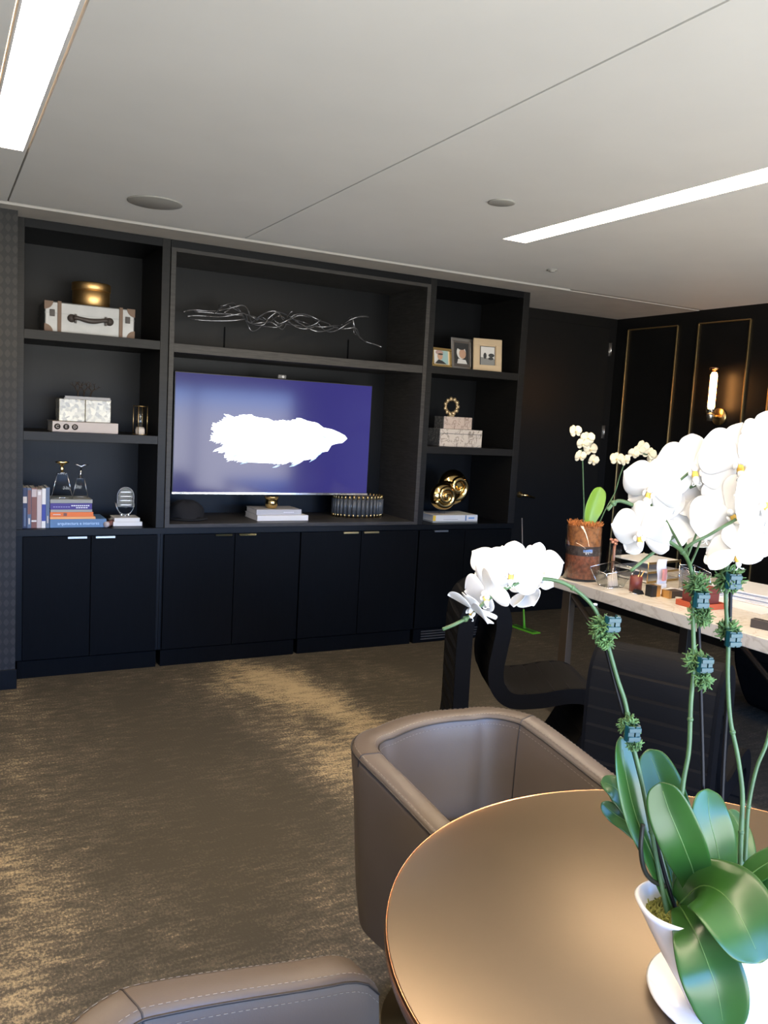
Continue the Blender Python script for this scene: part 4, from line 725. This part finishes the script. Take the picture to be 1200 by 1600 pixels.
MB().lathe([(0,0),(.03,0),(.034,.09),(.032,.09),(.028,.006),(0,.006)], glass_m, 24).build('tumbler', o)
# ================================================================ pleated ribbon chairs
CH_P = [(.03,.03),(.03,.25),(.028,.50),(.03,.68),(.05,.765),(.10,.80),(.155,.775),(.175,.70),(.165,.60),(.155,.50),(.17,.425),(.225,.375),(.33,.380),(.44,.405),(.52,.400),(.56,.345),(.545,.26),(.50,.16),(.455,.08),(.40,.03),(.30,.022),(.15,.02)]
def ribbon_chair(label, x, y, rz, s=1.0, sx=1.0):
    o = thing('ribbon_chair', (x, y, 0), label, 'chair', 'black pleated chairs around the desk', rz)
    n = len(CH_P); Q = []
    for i in range(n):
        p0, p1, p2, p3 = (Vector((CH_P[(i+k)%n][0]*sx, CH_P[(i+k)%n][1], 0)) for k in (-1,0,1,2))
        for k in range(8):
            t = k/8; Q.append(.5*((2*p1)+(-p0+p2)*t+(2*p0-5*p1+4*p2-p3)*t*t+(-p0+3*p1-3*p2+p3)*t**3))
    # resample by length
    L_ = [0]; K = len(Q)
    for i in range(K): L_.append(L_[-1]+(Q[(i+1)%K]-Q[i]).length)
    N_ = 320; P = []; j = 0
    for i in range(N_):
        d = L_[-1]*i/N_
        while L_[j+1] < d: j += 1
        t = (d-L_[j])/(L_[j+1]-L_[j]); P.append(Q[j].lerp(Q[(j+1)%K], t))
    W_ = .20*s; NV = 9; out, inn = [], []
    for i in range(N_):
        tg = (P[(i+1)%N_]-P[i-1]).normalized(); nn = Vector((-tg.y, tg.x, 0))
        saw = (i % 8)/8*.018; ro, ri = [], []
        for v in range(NV):
            yv = -W_+2*W_*v/(NV-1); wob = .5+.5*math.cos(math.pi*(yv/W_)); th = .030-.006*wob
            sag = -.010*wob*math.sin(i*.09+v)
            a = P[i]+nn*(th+saw*(.35+.65*wob)); c_ = P[i]-nn*(th+((i+4) % 8)/8*.018*(.35+.65*wob))
            ro.append((a.x*s, yv+sag*.2, max(.001, a.y)*s)); ri.append((c_.x*s, yv, max(.001, c_.y)*s))
        out.append(ro); inn.append(ri)
    b = MB(); b.grid(out, blackfab, False, None, True); b.grid(inn, blackfab, False, None, True); b.build('pleated_shell', o)
    for yv, nm in ((-W_-.012, 'edge_band'), (W_+.0, 'edge_band')):
        vs = []; 
        for i in range(N_):
            tg = (P[(i+1)%N_]-P[i-1]).normalized(); nn = Vector((-tg.y, tg.x, 0))
            for dd, yy in ((.033,yv),(-.033,yv),(-.033,yv+.012),(.033,yv+.012)):
                a = P[i]+nn*dd; vs.append((a.x*s, yy, max(.0005,a.y)*s))
        fs = []
        for i in range(N_):
            k2 = (i+1)%N_
            for q in range(4): fs.append((i*4+q, i*4+(q+1)%4, k2*4+(q+1)%4, k2*4+q))
        MB().add(vs, fs, mat('black_edge_felt', (.005,.005,.0055), .75, spec=.08), False).build(nm, o)
    return o
W2c = .24
def place_near(xn, yn, rz):   # position so the rear near corner (local x 0, y -.25) stands at xn, yn
    return xn+math.sin(rz)*-.252*1-0, yn+math.cos(rz)*.252
rz = R(-26); x_, y_ = 1.955-(.212*math.sin(rz))*1, -2.0+.212*math.cos(rz)
ribbon_chair('black pleated ribbon chair seen side-on behind the far leather armchair', x_, y_, rz, 1.0, 1.12)
rz = R(26); x_, y_ = 2.12-(.212*math.sin(rz)), -3.20+.212*math.cos(rz)
ribbon_chair('black pleated ribbon chair seen from behind, between table and desk', x_, y_, rz)
ribbon_chair('black pleated chair beyond the marble desk, seat side hidden by orchid stems', 4.60, -2.0, R(176))
ribbon_chair('black pleated ribbon chair at the right edge of the picture beyond the orchid', 2.30, -3.98, R(5))
# ================================================================ green floor tool by the door
o = thing('floor_mop', (3.975, .10, 0), 'thin-handled flat mop with a bright green head on the carpet near the door', 'mop')
MB().box(-.04,.04,-.135,.135,0,.008,neon).box(-.022,.022,-.11,.11,.008,.012,mat('dark_green', (.03,.12,.02), .5)).build('head', o, bevel=.002, rot=(0,0,R(6)))
MB().tube([(0,0,.010),(-.005,0,.05),(-.02,0,.16)], [.013,.009,.006], neon, 10).build('neck', o); MB().tube([(-.02,0,.155),(-.06,0,.50),(-.10,0,.86)], .0045, mat('grey_pole', (.25,.25,.25), .35, .6), 8).build('handle', o)
# ================================================================ leather tub armchairs
def armchair(label, x, y, rz):
    """origin on the floor at the outer middle of the back; the chair faces local -Y"""
    o = thing('tub_armchair', (x, y, 0), label, 'armchair', 'leather tub armchairs at the round table', rz)
    Wd, Dp, rc, bow = .305, .585, .15, .055; path = []
    N1 = 16
    for i in range(N1): path.append((-Wd+.01*0, -Dp+(Dp-rc-bow)*i/N1))
    for i in range(N1+1): a = math.pi-math.pi/2*i/N1; path.append((-Wd+rc+rc*math.cos(a), -rc-bow+(rc+bow*.45)*math.sin(a)))
    xm = Wd-rc; 
    for i in range(1, 20): xx = -xm+2*xm*i/20; path.append((xx, -bow*.55+bow*.55*(1-(xx/xm)**2)))
    path += [(-px, py) for px, py in path[:2*N1+1]][::-1]
    n = len(path); cxp = Vector((0, -.30))
    G = []; seam_o, seam_i, st_o, st_i = [], [], [], []; ZB = .27; th = .068
    L_ = [0]
    for i in range(1, n): L_.append(L_[-1]+(Vector(path[i])-Vector(path[i-1])).length)
    for i in range(n):
        p = Vector(path[i]); a = Vector(path[max(i-1,0)]); c_ = Vector(path[min(i+1,n-1)]); tg = (c_-a).normalized(); nn = Vector((tg.y, -tg.x))   # points inward
        if nn.dot(cxp-p) < 0: nn = -nn
        f = min(1, max(0, (p.y+Dp)/(Dp-rc-.02))); f = f*f*(3-2*f)*.35+f*.65; zt = .652+.085*f
        q = p+nn*th
        endt = min(i, n-1-i); er = {0:.035, 1:.012, 2:.003}.get(endt, 0)
        zt2 = zt-er
        tp = .042; bo = p+nn*tp            # taper of the outside face
        row = [(bo.x, bo.y, ZB), ((p+nn*.028).x, (p+nn*.028).y, ZB+.10), ((p+nn*.012).x, (p+nn*.012).y, zt2-.14), (p.x, p.y, zt2-.03), ((p+nn*.001).x, (p+nn*.001).y, zt2-.012), ((p+nn*.006).x, (p+nn*.006).y, zt2-.003),
               ((p+nn*.014).x, (p+nn*.014).y, zt2), ((q-nn*.014).x, (q-nn*.014).y, zt2-.002), ((q-nn*.004).x, (q-nn*.004).y, zt2-.006), (q.x, q.y, zt2-.016), ((q+nn*.006).x, (q+nn*.006).y, zt2-.07), ((q+nn*.015).x, (q+nn*.015).y, .40), ((q+nn*.015).x, (q+nn*.015).y, ZB)]
        G.append(row); seam_o.append((*(p-nn*.0005), zt2-.010)); seam_i.append((*(q+nn*.0008), zt2-.013)); st_o.append((p+nn*.008, zt2-.001)); st_i.append((q-nn*.0095, zt2-.0025, q+nn*.0032, zt2-.028))
    b = MB(); b.grid(G, leather)
    for e_ in (0, n-1): b.add(G[e_], [tuple(range(len(G[e_])))], leather)
    b.build('shell', o)
    MB().tube(seam_o, .0022, piping_m, 6).tube(seam_i, .0020, piping_m, 6).build('piping', o)
    for idx in (int(N1*1.15), n-1-int(N1*1.15)):
        r_ = G[idx]; MB().tube([Vector(v) for v in r_[3:12]], .0018, piping_m, 5).build('seam', o)
    # stitches
    s_ = MB(); 
    def run(pts, step=.009):
        P = [Vector(p) for p in pts]; acc = 0; k = 0; d = 0
        for i in range(1, len(P)):
            seg = (P[i]-P[i-1]).length; m_ = max(1, int(seg/step))
            for j in range(m_):
                a = P[i-1].lerp(P[i], (j+.15)/m_); c_ = P[i-1].lerp(P[i], (j+.7)/m_); s_.tube([a, c_], .0004, thread, 4, cap=False)
    run([(*a, z_) for a, z_ in st_o]); run([(*a, z_) for a, z_, c2, z2 in st_i]); run([(*c2, z2) for a, z_, c2, z2 in st_i])
    s_.build('stitching', o, kind='stuff')
    # seat cushion, underside, front apron
    sc = MB(); sc.box(-Wd+.09, Wd-.09, -Dp+.005, -.10, .30, .45, leather); sc.build('seat_cushion', o, bevel=.03, seg=4)
    sc = MB(); sc.box(-Wd+.085, Wd-.085, -Dp+.02, -.12, ZB, .315, leather); sc.build('seat_base', o, bevel=.01)
    b = MB(); b.lathe([(0,0),(.24,0),(.24,.012),(.03,.018),(.028,ZB),(0,ZB)], brass, 36, Matrix.Translation((0,-.32,0))); b.build('swivel_base', o)
    return o
armchair('taupe leather tub armchair on the far side of the round table, back to the shelves', 1.18, -2.955, R(8))
armchair('taupe leather tub armchair at the bottom left, cut off by the picture edge', .10, -4.095, R(98))
# ================================================================ round table
TX, TY, TR, TH = 1.1325, -4.0661, .5613, .74
o = thing('round_table', (TX, TY, 0), 'round brown leather-topped table with a copper rim in the foreground', 'table')
MB().lathe([(0,TH-.022),(TR-.005,TH-.022),(TR-.0028,TH-.020),(TR-.0028,TH-.001),(TR-.004,TH),(0,TH)], tabletop_m, 160).build('tabletop', o)
MB().lathe([(TR-.0025,TH-.024),(TR,TH-.024),(TR+.0012,TH-.012),(TR,TH+.0006),(TR-.0025,TH+.0006)], copper, 160).build('copper_rim', o)
MB().lathe([(0,0),(.29,0),(.29,.012),(.07,.030),(.05,.06),(.05,.66),(.10,TH-.0225),(0,TH-.0225)], brass, 48).build('pedestal', o)
# ================================================================ foreground orchid planter
PC = Vector((.990, -4.178, TH+.001)); U2 = Vector((rt.x, rt.y, 0)).normalized(); PAng = math.atan2(U2.y, U2.x)
o = thing('plate', (1.012, -4.170, TH+.0003), 'round white plate under the orchid planter', 'plate')
MB().lathe([(0,0),(.07,0),(.118,.010),(.125,.014),(.122,.016),(.07,.006),(0,.006)], white, 64).build('dish', o)
PZ = TH+.0075
o = thing('potted_orchid', (PC.x, PC.y, PZ), 'large white orchid in a tapered white planter on the round table', 'orchid')
def ovl(Lx, Wy, z_, n=72):
    out = []
    for j in range(n):
        a = 2*math.pi*j/n; ca, sa = math.cos(a), math.sin(a)
        ex = .78; x = Lx*abs(ca)**ex*(1 if ca >= 0 else -1); y = Wy*abs(sa)**ex*(1 if sa >= 0 else -1)
        out.append((x*math.cos(PAng)-y*math.sin(PAng), x*math.sin(PAng)+y*math.cos(PAng), z_))
    return out+[out[0]]
prof = [(.050,.034,0),(.060,.042,.004),(.078,.052,.035),(.103,.062,.075),(.126,.070,.115),(.142,.076,.145),(.146,.078,.152),(.143,.075,.155),(.139,.072,.153),(.134,.068,.142),(.118,.060,.115),(.0,.0,.114)]
b = MB(); b.grid([ovl(a_, w_, z_) for a_, w_, z_ in prof], white); b.add(ovl(.050,.034,0)[:-1], [tuple(range(72))], white); b.build('planter', o)
ms = MB(); rn = random.Random(11); OB = Vector((PC.x, PC.y, PZ))
G = [ovl(.132*k/6+.0001, .067*k/6+.0001, .132+.012*math.cos(k/6*math.pi/2)) for k in range(7)]; ms.grid([[Vector(p)+Vector((0,0,rn.uniform(-.002,.003))) for p in r] for r in G], moss_br)
for k in range(1300):
    a = rn.uniform(0,2*math.pi); q = math.sqrt(rn.random()); x = .128*q*math.cos(a); y = .064*q*math.sin(a); p = Vector((x*math.cos(PAng)-y*math.sin(PAng), x*math.sin(PAng)+y*math.cos(PAng), .134+.010*(1-q)))
    e_ = p+Vector((rn.uniform(-.006,.006), rn.uniform(-.006,.006), rn.uniform(.002,.011))); ms.tube([p, e_], [.0016,.0008], moss_br, 4)
ms.build('moss_bed', o, kind='stuff')
spikes = {}
def dropz(P):  # root every stem in the moss bed
    P = [Vector(p) for p in P]; P[0] = Vector((P[0].x, P[0].y, min(P[0].z, PZ+.13))); return P
for k_, (r_, P) in STEMS.items():
    Q = [q-OB for q in smooth(dropz(P), 6)]; n = len(Q)
    b = MB(); b.tube(Q, [r_*(1.05-.35*i/n) for i in range(n)], stem_m, 10)
    for i in range(12, n-4, 16): b.sphere(Q[i], r_*1.35, stem_m, 8)
    spikes[k_] = b.build('flower_spike', o)
for P in BRANCHES: MB().tube([Vector(q)-OB for q in smooth(P, 5)], .0022, stem_m, 8).build('flower_stalk', o)
for P in STAKES:
    s_ = MB().tube([q-OB for q in smooth(dropz(P), 4)], .0027, stake_m, 10).build('support_stake', o)
    e_ = Vector(P[-1])-OB; MB().tube([e_, e_+Vector((0,0,.002))], .0031, mat('tip_white', (.6,.65,.75), .4), 10).build('tip', s_)
MB().tube([q-OB for q in smooth(ROOT, 6)], .0033, stem_dk, 10).build('aerial_root', o)
# moss tufts tied to the stakes
def tuft(c_, r_, seed):
    rn = random.Random(seed); b = MB(); c_ = Vector(c_)-OB
    for k in range(110):
        d = Vector((rn.gauss(0,1), rn.gauss(0,1), rn.gauss(0,1.25))).normalized(); p = c_+d*r_*rn.uniform(.1,.5); pts = [p]
        for q in range(3): d = (d+Vector((rn.uniform(-.9,.9), rn.uniform(-.9,.9), rn.uniform(-.9,.9)))).normalized(); p = p+d*r_*.26; pts.append(p)
        b.tube(pts, [.0019,.0017,.0013,.0006], moss_m, 4)
        if k % 2: b.tube([pts[1], pts[1]+Vector((rn.uniform(-1,1), rn.uniform(-1,1), rn.uniform(-1,1))).normalized()*r_*.28], [.0014,.0006], moss_m, 4)
    b.build('moss_tuft', o, kind='stuff')
for i, (c_, r_) in enumerate(MOSS): tuft(c_, r_, 40+i)
for i, c_ in enumerate(CLIPS):
    T = Matrix.Translation(Vector(c_)-OB) @ Matrix.Rotation(PAng+R(12), 4, 'Z')
    b = MB()
    for s_ in (-1, 1):
        P = [(s_*.001, -.006), (s_*.009, -.004), (s_*.011, .002), (s_*.009, .008), (s_*.0065, .008), (s_*.008, .002), (s_*.006, -.002), (s_*.001, -.003)]
        b.prism(P, -.011, .011, 'Z', clip_m, T)
    for z_ in (-.006, .006): b.box(-.009, .009, -.0068, -.0045, z_-.0030, z_+.0030, clip_m, T)
    b.build('clip', o, bevel=.0005)
for P, w_, n_ in LEAVES:
    P = [Vector(p) for p in P]; P[0] = Vector((P[0].x, P[0].y, max(P[0].z, PZ+.13)))
    b, ml = leafmesh(P, w_, n_, leaf_m, rib_m, loc0=OB, fold=.16); lf = b.build('leaf', o, solid=.0022, sub=1)
    MB().tube(ml[:-2], [.0012*(1-i/len(ml)*.8) for i in range(len(ml)-2)], rib_m, 5).build('midrib', lf)
for i, (s_, c_, r_, d_, ro) in enumerate(FLOWERS):
    f = flower_mesh('flower', r_, petal_m, lip_m, i+20); f.parent = spikes[s_]
    f.matrix_local = Matrix.Translation(Vector(c_)-OB) @ orient(d_, ro)
    f.modifiers.new('sub', 'SUBSURF').render_levels = 1
    # pedicel from the spike to the back of the bloom
    me = spikes[s_].data; cc = Vector(c_)-OB; near = min((v.co for v in me.vertices), key=lambda q: (q-cc).length); dd = Vector(d_).normalized()
    MB().tube(smooth([near, (near+cc)/2-dd*.006, cc-dd*.001], 4), .0017, stem_m, 6).build('pedicel', spikes[s_])
